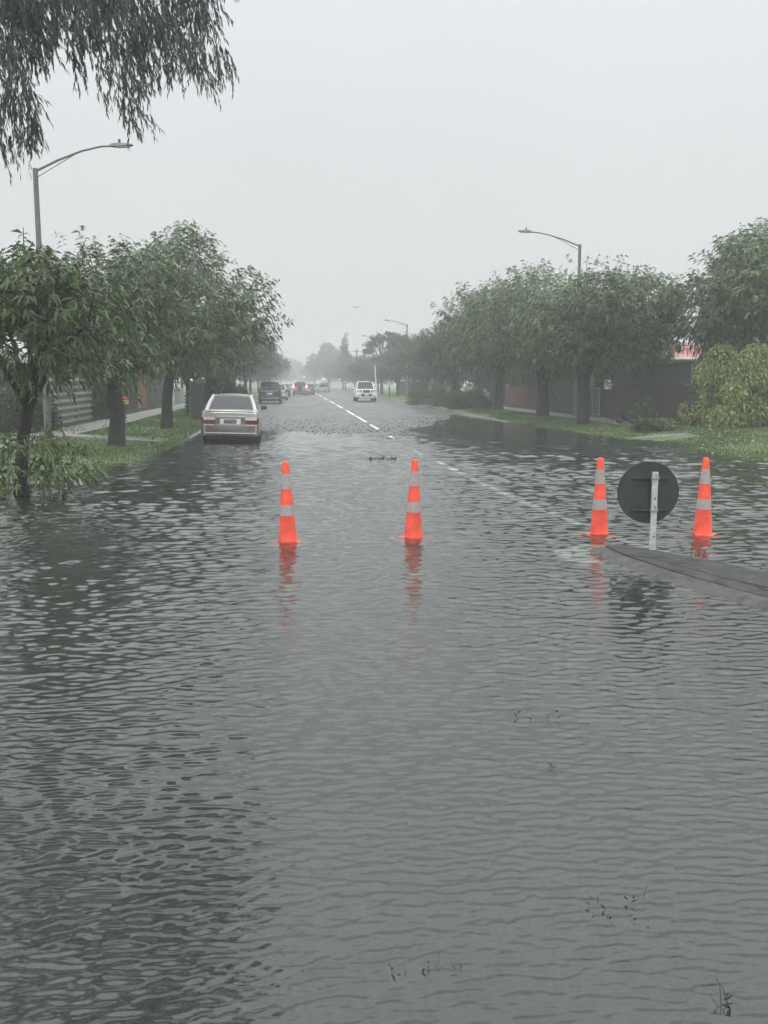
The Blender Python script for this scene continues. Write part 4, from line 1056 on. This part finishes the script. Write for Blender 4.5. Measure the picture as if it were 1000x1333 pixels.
def car(name, label, loc, rz, S, roll=0, group='cars on and beside the road'):
    """S: spec dict. local +y is the front."""
    t = thing(name, label, S.get('cat', 'car'), loc, 0, group, rot=(0, roll, rz))
    L_, W_ = S['L'], S['W'] / 2; r = S['r']; paint = M[S['paint']]
    yf, yr = S['yf'], S['yr']; ra = r * 1.14
    ys_ = sorted(set([round(v, 3) for v in
        list(np.linspace(-L_ / 2, -L_ / 2 + .25, 4)) + list(np.linspace(L_ / 2 - .25, L_ / 2, 4)) + [y for y, _ in S['top'] if abs(y) < L_ / 2 - .02]
        + [yf + ra * c for c in (-1.001, -.97, -.85, -.6, -.3, 0, .3, .6, .85, .97, 1.001)] + [yr + ra * c for c in (-1.001, -.97, -.85, -.6, -.3, 0, .3, .6, .85, .97, 1.001)]]))
    ty, tz = zip(*S['top'])
    vs = []; gcl = S.get('gc', .2)
    for y in ys_:
        zt = float(np.interp(y, ty, tz)); zb = gcl
        for yc in (yf, yr):
            if abs(y - yc) < ra: zb = max(zb, r + math.sqrt(ra * ra - (y - yc) ** 2) - .0)
        e = abs(y) - (L_ / 2 - .3)
        wf = 1 - (.11 * (max(e, 0) / .3) ** 2)
        endl = abs(y) >= L_ / 2 - .001
        w = W_ * wf; zs = zt - .06
        zb2 = zb + (.06 if endl else 0); zt2 = zt - (.05 if endl else 0)
        zmid = max(gcl + (zt - gcl) * .45, zb2 + .02); zs = max(zt2 - .08, zmid + .01)
        ring = [(0, zb2), (w * .93, zb2), (w * .985, zb2 + .015), (w, zmid), (w * .975, zs), (w * .93, zt2 - .02), (w * .6, zt2 + .005), (0, zt2 + .015)]
        ring = ring + [(-a, z) for a, z in ring[-2:0:-1]]
        vs += [(x, y, z) for x, z in ring]
    n = 14; k = len(ys_)
    fs = [(i * n + j, i * n + (j + 1) % n, (i + 1) * n + (j + 1) % n, (i + 1) * n + j) for i in range(k - 1) for j in range(n)] + [tuple(range(n)), tuple((k - 1) * n + j for j in range(n))[::-1]]
    body = MB().add(vs, fs).build('body', paint, t, smooth=True)
    # black underside fills the arches, set low to stand in for shade below
    MB().span(-W_ * .8, W_ * .8, -L_ / 2 + .25, L_ / 2 - .25, gcl - .10, float(np.interp(0, ty, tz)) - .12).build('underbody_shade', M['black'], t)
    # cabin: corners at belt and roof
    c = S['cab']  # (y_rear_belt, y_rear_roof, y_front_roof, y_front_belt, z_belt_r, z_roof, z_belt_f, w_belt, w_roof)
    yrb, yrr, yfr, yfb, zbr, zr, zbf, wb, wr = c
    B = {('r', s): Vector((s * wb, yrb, zbr)) for s in (-1, 1)}; B.update({('f', s): Vector((s * wb, yfb, zbf)) for s in (-1, 1)})
    T = {('r', s): Vector((s * wr, yrr, zr - .05)) for s in (-1, 1)}; T.update({('f', s): Vector((s * wr, yfr, zr - .05)) for s in (-1, 1)})
    rb = MB(); nx = 7; ny = 7; vs = []
    for lay in (0, 1):
        for j in range(ny):
            v = j / (ny - 1); y = yrr + (yfr - yrr) * v
            for i in range(nx):
                u = i / (nx - 1) * 2 - 1
                crown = .065 * (1 - abs(u) ** 3) + .035 * (1 - (2 * v - 1) ** 4) - .035
                vs.append((u * (wr + .01), y + (.0), zr - .045 + (crown if lay else -.03)))
    N1 = nx * ny; fs = []
    for j in range(ny - 1):
        for i in range(nx - 1):
            a = j * nx + i; fs += [(a, a + nx, a + nx + 1, a + 1), (N1 + a, N1 + a + 1, N1 + a + nx + 1, N1 + a + nx)]
    for i in range(nx - 1): fs += [(i, i + 1, N1 + i + 1, N1 + i), (N1 - nx + i, N1 + N1 - nx + i, N1 + N1 - nx + i + 1, N1 - nx + i + 1)]
    for j in range(ny - 1): fs += [(j * nx, N1 + j * nx, N1 + (j + 1) * nx, (j + 1) * nx), (j * nx + nx - 1, (j + 1) * nx + nx - 1, N1 + (j + 1) * nx + nx - 1, N1 + j * nx + nx - 1)]
    rb.add(vs, fs).build('roof', paint, t, smooth=True)
    pb = MB(); pw = S.get('pil', .055)
    for s in (-1, 1):
        for kx in ('r', 'f'):
            pth = [B[(kx, s)] + Vector((-s * .03, 0, -.05)), B[(kx, s)].lerp(T[(kx, s)], .5) + Vector((-s * .02, 0, 0)), T[(kx, s)] + Vector((-s * .03, 0, .0))]
            pb.tube(pth, [pw * 1.15, pw, pw * .9] if kx == 'r' else [pw * .75, pw * .65, pw * .65], 8)
        bb = Vector((s * wb, (yrb * .45 + yfb * .55), (zbr + zbf) / 2)); tt = Vector((s * wr, (yrr * .5 + yfr * .5), zr - .05))
        pb.tube([bb + Vector((-s * .03, 0, -.05)), tt + Vector((-s * .03, 0, 0))], pw * .6, 6)
    pb.build('pillar', paint, t, smooth=True)
    def pane(nm, q, m='glass'):
        q = [Vector(v) for v in q]; cc = sum(q, Vector()) / 4
        q = [cc + (v - cc) * .985 for v in q]
        MB().slab(q, .006).build(nm, M[m], t)
    dz = Vector((0, 0, -.03))
    pane('rear_window', [B[('r', -1)] + dz, B[('r', 1)] + dz, T[('r', 1)], T[('r', -1)]])
    pane('windscreen', [B[('f', 1)] + dz, B[('f', -1)] + dz, T[('f', -1)], T[('f', 1)]])
    for s in (-1, 1):
        q = [B[('r', s)] + dz, B[('f', s)] + dz, T[('f', s)], T[('r', s)]]
        pane('side_window', q if s > 0 else q[::-1])
    # interior
    sb = MB()
    zb_ = (zbr + zbf) / 2
    for yy, hh in ((yrb * .62, .06), (yfb * .28, .1)):
        for sx_ in (-.36, .36):
            sb.box((sx_ * W_ * 1.15, yy, zb_ + hh / 2), (.46, .12, .12 + hh)); sb.box((sx_ * W_ * 1.15, yy, zb_ + .1 + hh), (.24, .09, .16))
    sb.build('seat', M['seat'], t, bevel=.03)
    # mirrors
    for s in (-1, 1):
        MB().box((s * (W_ + .08), yfb - .28, zbf + .06), (.19, .1, .13)).build('mirror', M[S.get('mir', S['paint'])], t, bevel=.03)
    # wheels
    for yy in (yf, yr):
        for s in (-1, 1): wheel(t, s * (W_ - .11), yy, r)
    # bumpers
    for sgn, nm in ((-1, 'rear_bumper'), (1, 'front_bumper')):
        bz0, bz1, bm, proud = S['bump'] if sgn < 0 else S.get('bumpf', S['bump'])
        pts = []; nn = 13
        vs = []
        for i in range(nn):
            u = i / (nn - 1) * 2 - 1
            yy = sgn * (L_ / 2 - .02 + proud - .10 * abs(u) ** 3)
            x = u * W_ * .985
            for (dy, z) in ((-.16 * sgn, bz0 + .02), (0 - sgn * .03, bz0), (sgn * .0, bz0 + (bz1 - bz0) * .35), (sgn * .0, bz1 - .05), (-sgn * .03, bz1), (-sgn * .16, bz1)):
                vs.append((x, yy + dy, z))
        fs = [(6 * i + j, 6 * i + (j + 1) % 6, 6 * i + 6 + (j + 1) % 6, 6 * i + 6 + j) for i in range(nn - 1) for j in range(6)] + [(0, 1, 2, 3, 4, 5), tuple(6 * (nn - 1) + j for j in range(6))[::-1]]
        MB().add(vs, fs).build(nm, M[bm], t, smooth=True)
    S['detail'](t, S)
    return t

def plate(t, y, z, w, h, back=True, m='white', txt=None, tm='plate_txt', pm=None):
    s = -1 if back else 1
    pl = MB().box((0, y, z), (w, .015, h)).build('number_plate', M[m], t)
    if txt:
        cu = bpy.data.curves.new('plate_text', 'FONT'); cu.body = txt; cu.size = h * .82; cu.align_x = 'CENTER'; cu.align_y = 'CENTER'; cu.extrude = .001
        o = bpy.data.objects.new('plate_text', cu)
        COL.objects.link(o); bpy.context.view_layer.update()
        me = bpy.data.meshes.new_from_object(o); bpy.data.objects.remove(o)
        q = link('characters', me, M[tm], pl); q.rotation_euler = (R(90), 0, 0 if back else R(180)); q.location = (0, y + s * .0095, z)
    return pl

def sedan_detail(t, S):
    y = -S['L'] / 2; W_ = S['W'] / 2
    # boot lid face panel, chrome strip
    MB().box((0, y - .012, .825), (.84, .03, .035)).build('garnish', M['pale_champ'], t, bevel=.006)
    MB().box((0, y - .004, .70), (.86, .02, .17)).build('plate_recess', M['champ_low'], t, bevel=.01)
    MB().box((-.0, y - .018, .675), (.60, .014, .175)).build('plate_holder', M['pwhite'], t, bevel=.006)
    plate(t, y - .027, .685, .36, .115, m='plate_blk', txt='SPW505')
    for s in (-1, 1):
        lm = MB().box((s * .625, y + .012, .705), (.42, .10, .195), rz=-s * R(8)).build('tail_lamp', M['red_lens'], t, bevel=.02)
        MB().box((s * .60, y - .044, .762), (.34, .02, .085), rz=-s * R(8)).build('clear_lens', M['clear_lens'], lm, bevel=.006)
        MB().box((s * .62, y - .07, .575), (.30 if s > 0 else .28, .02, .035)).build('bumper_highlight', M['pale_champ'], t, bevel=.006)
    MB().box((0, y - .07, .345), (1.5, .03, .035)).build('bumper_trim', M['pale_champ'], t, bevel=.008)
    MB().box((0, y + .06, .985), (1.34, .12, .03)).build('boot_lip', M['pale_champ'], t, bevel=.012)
    MB().tube([(-.3, y + .1, .2), (-.3, y - .03, .2)], .03, 8).build('exhaust', M['darkgrey'], t)
    for s in (-1, 1):
        MB().box((s * .55, -y - .0, .68), (.4, .06, .14)).build('headlight', M['head_lens'], t, bevel=.02)
    for s in (-1, 1):
        MB().box((s * W_ * .995, 0, .52), (.025, 2.0, .05)).build('side_trim', M['champ_low'], t, bevel=.005)
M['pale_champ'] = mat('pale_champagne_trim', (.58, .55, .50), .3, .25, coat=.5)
SEDAN = dict(L=4.5, W=1.72, r=.31, paint='champ', yf=1.35, yr=-1.3, gc=.26,
             top=[(-2.25, .97), (-2.2, 1.0), (-1.6, 1.02), (-1.2, 1.0), (1.0, .98), (1.5, .93), (2.1, .78), (2.25, .70)],
             cab=(-1.75, -1.02, .35, 1.15, 1.005, 1.46, .97, .75, .585), pil=.06, bump=(.28, .60, 'champ_low', .08), detail=sedan_detail, mir='darkgrey')
car('sedan', 'champagne sedan seen from behind, parked at the left kerb with its wheels in the water', (gx(302.5, 29.6), 29.6, -.065), R(1.2), SEDAN, R(1.3))

def suv_detail(lamps='red_lens', plate_m='white', spare=False, lit=None):
    def f(t, S):
        y = -S['L'] / 2; W_ = S['W'] / 2; zt = S['cab'][5]
        for s in (-1, 1):
            MB().box((s * (W_ - .12), y - .004, S['zl']), (.17, .08, S.get('lh', .34))).build('tail_lamp', M[lit or lamps], t, bevel=.02)
            MB().box((s * (W_ - .32), -y - .01, .78), (.34, .07, .16)).build('headlight', M['head_lens'], t, bevel=.02)
        MB().box((0, y - .012, S['zl'] - .08), (.85, .03, .05)).build('tailgate_strip', M[S.get('strip', 'chrome')], t, bevel=.006)
        plate(t, y - .022, S['zl'] - .22, .42, .13, m=plate_m)
        MB().box((0, y - .07, .42), (1.4, .03, .05)).build('bumper_trim', M[S.get('strip', 'chrome')], t, bevel=.008)
        MB().box((0, -y + .0, .78), (.8, .05, .14)).build('grille', M['black'], t, bevel=.01)
        for s in (-1, 1): MB().tube([(s * (S['cab'][8] - .06), S['cab'][1] + .1, zt + .05), (s * (S['cab'][8] - .06), S['cab'][2] - .1, zt + .05)], .018, 6).build('roof_rail', M['galv'], t)
        if spare:
            b = MB(); n = 24; vs = []
            for yy, rr_ in ((y - .02, .33), (y - .2, .33), (y - .22, .27)):
                vs += [(rr_ * math.cos(2 * math.pi * k / n), yy, .93 + rr_ * math.sin(2 * math.pi * k / n)) for k in range(n)]
            b.add(vs, [(i * n + k, i * n + (k + 1) % n, (i + 1) * n + (k + 1) % n, (i + 1) * n + k) for i in range(2) for k in range(n)] + [tuple(2 * n + k for k in range(n))[::-1]])
            b.build('spare_wheel', M['darkgrey'], t, smooth=True)
    return f
def suv(paint, **k):
    d = dict(L=4.5, W=1.84, r=.35, paint=paint, yf=1.35, yr=-1.35, gc=.28, zl=1.0,
             top=[(-2.25, 1.02), (-2.1, 1.05), (1.0, 1.03), (1.5, 1.0), (2.1, .9), (2.25, .8)],
             cab=(-2.15, -1.9, .45, 1.2, 1.04, 1.72, 1.02, .82, .68), pil=.06, bump=(.3, .62, 'darkgrey', .08), detail=suv_detail())
    d.update(k); return d
def put(px, Y): 
    x = gx(px, Y); return (x, Y, float(road_h(x, Y)))
car('suv', 'dark sport utility vehicle seen from behind, parked at the left kerb past the sedan', put(352, 76), 0, suv('pdark', strip='chrome'))
def hatch(paint, **k):
    d = dict(L=4.1, W=1.7, r=.31, paint=paint, yf=1.25, yr=-1.25, gc=.22, zl=.88, lh=.26,
             top=[(-2.05, .9), (-1.9, .95), (1.0, .93), (1.5, .88), (1.95, .75), (2.05, .68)],
             cab=(-1.95, -1.5, .3, 1.15, .95, 1.47, .93, .76, .62), pil=.055, bump=(.24, .56, paint, .07), detail=suv_detail())
    d.update(k); return d
car('hatchback', 'silver car just showing right of the dark parked sport utility vehicle', put(363, 90), 0, hatch('psilver'))
car('hatchback', 'dark car parked farthest ahead in the left kerb line', put(368.5, 108), 0, hatch('pdark'))
car('suv', 'pale grey sport utility vehicle with glowing brake lights and a spare wheel on its tailgate', put(390.5, 118), 0, suv('pgrey', detail=suv_detail(spare=True, lit='brake'), zl=1.15))
car('hatchback', 'dark car just right of the vehicle with glowing brake lights', put(401.3, 124), 0, hatch('pdark'))
car('sedan', 'far silver car turned across the right side of the road, left of the white pickup', put(413.5, 158), R(145), hatch('psilver'))
car('suv', 'far dark vehicle behind the silver car on the right side of the road', put(422, 166), R(180), suv('pdark'))
car('hatchback', 'faint white car far off above the left parked cars', put(377.5, 230), R(180), hatch('pwhite'))
car('hatchback', 'small dark car behind the low bushes on the right, its pale number plate showing', (gx(571, 73), 73, gh(12, 73) + .05), R(-4), hatch('pdark'))

def ute_detail(t, S):
    y = S['L'] / 2; W_ = S['W'] / 2
    MB().box((0, y - .0, .93), (.62, .07, .26)).build('grille', M['black'], t, bevel=.02)
    for s in (-1, 1): MB().box((s * .11, y + .035, .93), (.05, .02, .26), ry=-s * R(18)).build('grille_bar', M['chrome'], t)
    for s in (-1, 1):
        MB().box((s * .66, y - .05, .95), (.40, .09, .24), rz=-s * R(12)).build('headlight', M['head_lens'], t, bevel=.03)
        MB().box((s * .44, y - .01, .95), (.1, .06, .2)).build('headlight_shade', M['black'], t, bevel=.02)
        MB().box((s * .70, y + .085, .56), (.2, .03, .11)).build('fog_lamp', M['head_lens'], t, bevel=.02)
        MB().box((s * (W_ - .1), -y, .95), (.16, .05, .36)).build('tail_lamp', M['red_lens'], t, bevel=.02)
    MB().box((0, y + .085, .60), (.98, .03, .2)).build('air_intake', M['black'], t, bevel=.02)
    plate(t, y + .105, .60, .36, .11, back=False, m='white')
    MB().box((0, y + .07, .36), (1.25, .04, .07)).build('skid_plate', M['pwhite'], t, bevel=.01)
    MB().box((0, -y + 1.0, 1.06), (1.36, 1.5, .03)).build('tray_cover', M['black'], t)
UTE = dict(L=5.0, W=1.85, r=.38, paint='pwhite', yf=1.6, yr=-1.5, gc=.38, top=[(-2.5, 1.05), (-.9, 1.06), (.9, 1.12), (1.4, 1.12), (2.2, 1.07), (2.42, 1.0), (2.5, .9)],
           cab=(-.75, -.6, .55, 1.25, 1.08, 1.78, 1.12, .82, .66), pil=.06, bump=(.40, .72, 'pwhite', .07), detail=ute_detail, cat='pickup', mir='pwhite')
car('pickup', 'white double-cab pickup facing the camera on the right side of the road', put(474.5, 84), R(180), UTE)

# ------------------------------------------------------------------ grass, litter, debris
def patch(n, boxes, rng):
    a = np.array([(x1 - x0) * (y1 - y0) for x0, x1, y0, y1 in boxes]); i = rng.choice(len(boxes), n, p=a / a.sum())
    B = np.array(boxes)[i]
    X = B[:, 0] + (B[:, 1] - B[:, 0]) * rng.uniform(size=n); Y = B[:, 2] + (B[:, 3] - B[:, 2]) * rng.uniform(size=n)
    return X, Y
rng = np.random.default_rng(3)
X, Y = patch(190000, [(-9, -3.35, 14, 40), (-9, -3.35, 40, 60), (9.75, 14.2, 17, 40), (9.75, 14.2, 40, 66), (9.75, 17, 17, 30)], rng)
Z = ground_h(X, Y)
keep = (Z > -.012) & ~((X > -8.05) & (X < -6.55)) & ~((X > 12.25) & (X < 13.55) & (Y > 31)) & (rng.uniform(size=len(X)) < .55 + .45 * np.sin(X * 1.3 + 2) * np.sin(Y * .9)) \
    & ~((X > -6.6) & (X < -3.8) & (Y > 26.8) & (Y < 28.7)) & ~((X < -3.5) & (X > -6.6) & (Y > 15.4) & (Y < 16.8)) & ~((X > 10.1) & (X < 12.4) & (Y > 26.9) & (Y < 28.5))
X, Y, Z = X[keep], Y[keep], Z[keep]; n = len(X)
a = rng.uniform(0, np.pi, n); w = rng.uniform(.006, .012, n) * np.interp(Y, [14, 30, 60], [1, 1.5, 2.4]); hgt = rng.uniform(.035, .085, n)
V = np.empty((n, 3, 3)); 
V[:, 0] = np.stack([X - np.cos(a) * w, Y - np.sin(a) * w, Z - .005], 1); V[:, 1] = np.stack([X + np.cos(a) * w, Y + np.sin(a) * w, Z - .005], 1)
V[:, 2] = np.stack([X + rng.normal(0, .025, n), Y + rng.normal(0, .025, n), Z + hgt], 1)
tint = np.clip(.5 + .35 * np.sin(X * 2.1) * np.sin(Y * 1.1) + rng.uniform(-.35, .35, n), 0, 1)
me = np_mesh('verge_grass', V.reshape(-1, 3), np.arange(n * 3).reshape(n, 3), tint)
o = link('verge_grass', me, M['grassm']); tag(o, 'short green grass covering both verges', 'grass', kind='stuff')

def flat_bits(name, X, Y, Z, size, tint, m, label, cat, rng, tilt=.35, lw=.35):
    n = len(X); a = rng.uniform(0, 2 * np.pi, n)
    D = np.stack([np.cos(a), np.sin(a), rng.normal(0, tilt, n)], 1)
    me = leaf_mesh(name, np.stack([X, Y, Z], 1), D, size, size * lw, tint, rng, droop=0, fold=.05)
    o = link(name, me, M[m]); tag(o, label, cat, kind='stuff'); return o
X, Y = patch(5200, [(-8.6, -3.4, 14, 36), (-8.0, -6.6, 16, 40), (9.9, 14.2, 18, 38), (12.3, 13.6, 24, 40)], rng)
Z = ground_h(X, Y); keep = (Z > -.005) & (np.sin(X * 2.3 + Y) + np.sin(Y * .8 - X) + rng.normal(0, .8, len(X)) > .3); X, Y, Z = X[keep], Y[keep], Z[keep]; n = len(X)
flat_bits('fallen_leaves', X, Y, Z + .05, rng.uniform(.06, .14, n), rng.uniform(0, 1, n) ** 1.6, 'litter', 'fallen leaves scattered over the verges and footpaths', 'fallen leaves', rng)
# debris band where the water meets the road
X = rng.uniform(-1.2, 9.3, 30000); Y = rng.uniform(26.5, 47, 30000); H_ = road_h(X, Y)
dens = np.exp(-((H_ - .006) / .014) ** 2) * (.35 + .65 * (np.sin(X * 1.7 + 1.2 * np.sin(Y * .9)) * np.sin(Y * 1.4 + X * .5) > -.1)) + .28 * np.exp(-((H_ - .03) / .03) ** 2)
keep = rng.uniform(size=len(X)) < dens * .34; X, Y, H_ = X[keep], Y[keep], H_[keep]; n = len(X)
Z = np.maximum(H_, 0) + rng.uniform(.002, .012, n)
flat_bits('leaf_debris', X, Y, Z, rng.uniform(.03, .11, n), rng.uniform(0, .8, n), 'debris', 'band of wet leaves and twigs stranded where the flood water meets the road', 'debris', rng, .12, .4)

# floating clumps
def clump(label, px, py, wx, wy, nlf, ntw, seed, up=.05, size=.05, m='debris'):
    d = ray(px, py); t_ = -CAMZ / d.z; X0, Y0 = d.x * t_, d.y * t_
    rng = np.random.default_rng(seed); size *= .72
    t = thing('floating_debris', label, 'floating debris', (X0, Y0, 0), 0, 'bits of plant floating on the flood water')
    P = np.stack([rng.uniform(-wx, wx, nlf), rng.uniform(-wy, wy, nlf), rng.uniform(0, .012, nlf)], 1)
    a = rng.uniform(0, 6.28, nlf); D = np.stack([np.cos(a), np.sin(a), rng.uniform(.0, 1.2, nlf)], 1)
    me = leaf_mesh('leaf', P, D, size * rng.uniform(.5, 1.4, nlf), size * .35 * np.ones(nlf), rng.uniform(0, .5, nlf), rng, droop=0); me.materials.append(M[m]); link('leaf', me, None, t)
    b = MB(); rr = random.Random(seed)
    for k in range(ntw):
        x, y = rr.uniform(-wx, wx), rr.uniform(-wy, wy); a = rr.uniform(0, 6.28); L_ = size * rr.uniform(.8, 2.2)
        b.tube([(x, y, -.005), (x + math.cos(a) * L_ * .4, y + math.sin(a) * L_ * .4, up * rr.random()), (x + math.cos(a) * L_, y + math.sin(a) * L_, up * rr.random() * 1.3)], [size * .04, size * .035, size * .015], 5)
    if ntw: b.build('twig', M['bark'], t)
    return t
clump('dark leafy clump floating behind the second cone', 497, 598, .34, .2, 60, 14, 1, .12, .12)
clump('green leaf fragments floating in the lower right of the water', 812, 1190, .12, .12, 14, 1, 2, .03, .03)
clump('scattered leaf tips poking up at the bottom centre of the water', 562, 1259, .15, .035, 12, 0, 3, .03, .03)
clump('bent twig floating in the bottom right corner', 940, 1305, .02, .03, 3, 4, 4, .05, .045)
clump('thin broken stems floating right of centre below the cones', 705, 935, .14, .05, 9, 1, 5, .03, .04)
clump('tiny twig tip floating below the middle of the water', 722, 1000, .02, .02, 2, 2, 6, .03, .04)
clump('wire-like plant stems caught at the foot of the round sign', 905, 722, .16, .05, 4, 9, 7, .09, .07)
clump('pair of thin broken stems on the near edge of the traffic island', 985, 772, .3, .05, 2, 4, 8, .09, .08)

# ------------------------------------------------------------------ haze
hb = MB().span(-700, 700, -55, 900, -1.6, 15.5)
me = bpy.data.meshes.new('haze'); me.from_pydata(hb.v, [], hb.f); me.update()
hm = bpy.data.materials.new('haze'); hm.use_nodes = True; nt = hm.node_tree; nt.nodes.clear()
ou = nt.nodes.new('ShaderNodeOutputMaterial'); pv = nt.nodes.new('ShaderNodeVolumePrincipled')
pv.inputs['Color'].default_value = (.76, .79, .785, 1); pv.inputs['Density'].default_value = .0033; pv.inputs['Anisotropy'].default_value = .2
nt.links.new(pv.outputs[0], ou.inputs['Volume'])
me.materials.append(hm); ho = bpy.data.objects.new('haze', me); COL.objects.link(ho); ho['kind'] = 'stuff'; ho['label'] = 'pale rainy haze filling the street'; ho['category'] = 'haze'

# ------------------------------------------------------------------ world, sun, camera
w = bpy.data.worlds.new('World'); scn.world = w; w.use_nodes = True; nt = w.node_tree; N, L = nt.nodes, nt.links
bg = N['Background']
sky = N.new('ShaderNodeTexSky'); sky.sky_type = 'NISHITA'; sky.sun_disc = False; sky.sun_elevation = R(55); sky.sun_rotation = R(200); sky.dust_density = 5
tc = N.new('ShaderNodeTexCoord'); sp = N.new('ShaderNodeSeparateXYZ'); L.new(tc.outputs['Generated'], sp.inputs[0])
rp = N.new('ShaderNodeValToRGB'); e = rp.color_ramp.elements
e[0].position = 0; e[0].color = (.57, .59, .59, 1)
e[1].position = 1; e[1].color = (1.95, 1.97, 2.0, 1)
for pos, c in ((.08, (.545, .565, .565)), (.22, (.56, .58, .585)), (.395, (.62, .64, .655)), (.45, (1.05, 1.08, 1.09)), (.58, (1.55, 1.58, 1.6))):
    x = e.new(pos); x.color = (*c, 1)
L.new(sp.outputs['Z'], rp.inputs[0])
nz = N.new('ShaderNodeTexNoise'); nz.inputs['Scale'].default_value = 2.2; nz.inputs['Detail'].default_value = 4; L.new(tc.outputs['Generated'], nz.inputs['Vector'])
mr = N.new('ShaderNodeMapRange'); mr.inputs[3].default_value = .94; mr.inputs[4].default_value = 1.06; L.new(nz.outputs['Fac'], mr.inputs[0])
sc1 = N.new('ShaderNodeVectorMath'); sc1.operation = 'SCALE'; L.new(rp.outputs[0], sc1.inputs[0]); L.new(mr.outputs[0], sc1.inputs['Scale'])
sc3 = N.new('ShaderNodeVectorMath'); sc3.operation = 'SCALE'; L.new(sc1.outputs[0], sc3.inputs[0]); sc3.inputs['Scale'].default_value = 11.3
mx = N.new('ShaderNodeMix'); mx.data_type = 'RGBA'; mx.inputs[0].default_value = .93
L.new(sky.outputs[0], mx.inputs[6]); L.new(sc3.outputs[0], mx.inputs[7])
L.new(mx.outputs[2], bg.inputs['Color']); bg.inputs['Strength'].default_value = .1

sl = bpy.data.lights.new('sun', 'SUN'); sl.energy = .7; sl.angle = R(25); sl.color = (1, .98, .95)
so = bpy.data.objects.new('sun', sl); COL.objects.link(so); so.rotation_euler = (R(35), 0, R(-20))

cd = bpy.data.cameras.new('camera'); cam = bpy.data.objects.new('camera', cd); COL.objects.link(cam); scn.camera = cam
cam.location = (0, 0, CAMZ); cam.rotation_euler = (R(90) - TH, 0, -PS)
cd.sensor_fit = 'VERTICAL'; cd.sensor_height = 24; cd.lens = 24 * F / 1333; cd.clip_end = 3000; cd.clip_start = .05

scn.view_settings.view_transform = 'Standard'; scn.view_settings.look = 'None'; scn.view_settings.exposure = .32; scn.view_settings.gamma = 1
scn.render.engine = 'CYCLES'
cy = scn.cycles
cy.max_bounces = 8; cy.diffuse_bounces = 3; cy.glossy_bounces = 3; cy.transmission_bounces = 4; cy.transparent_max_bounces = 12; cy.volume_bounces = 2
cy.use_denoising = True
try: cy.denoiser = 'OPENIMAGEDENOISE'
except Exception: pass
cy.sample_clamp_indirect = 4
cy.use_adaptive_sampling = True; cy.adaptive_threshold = .03
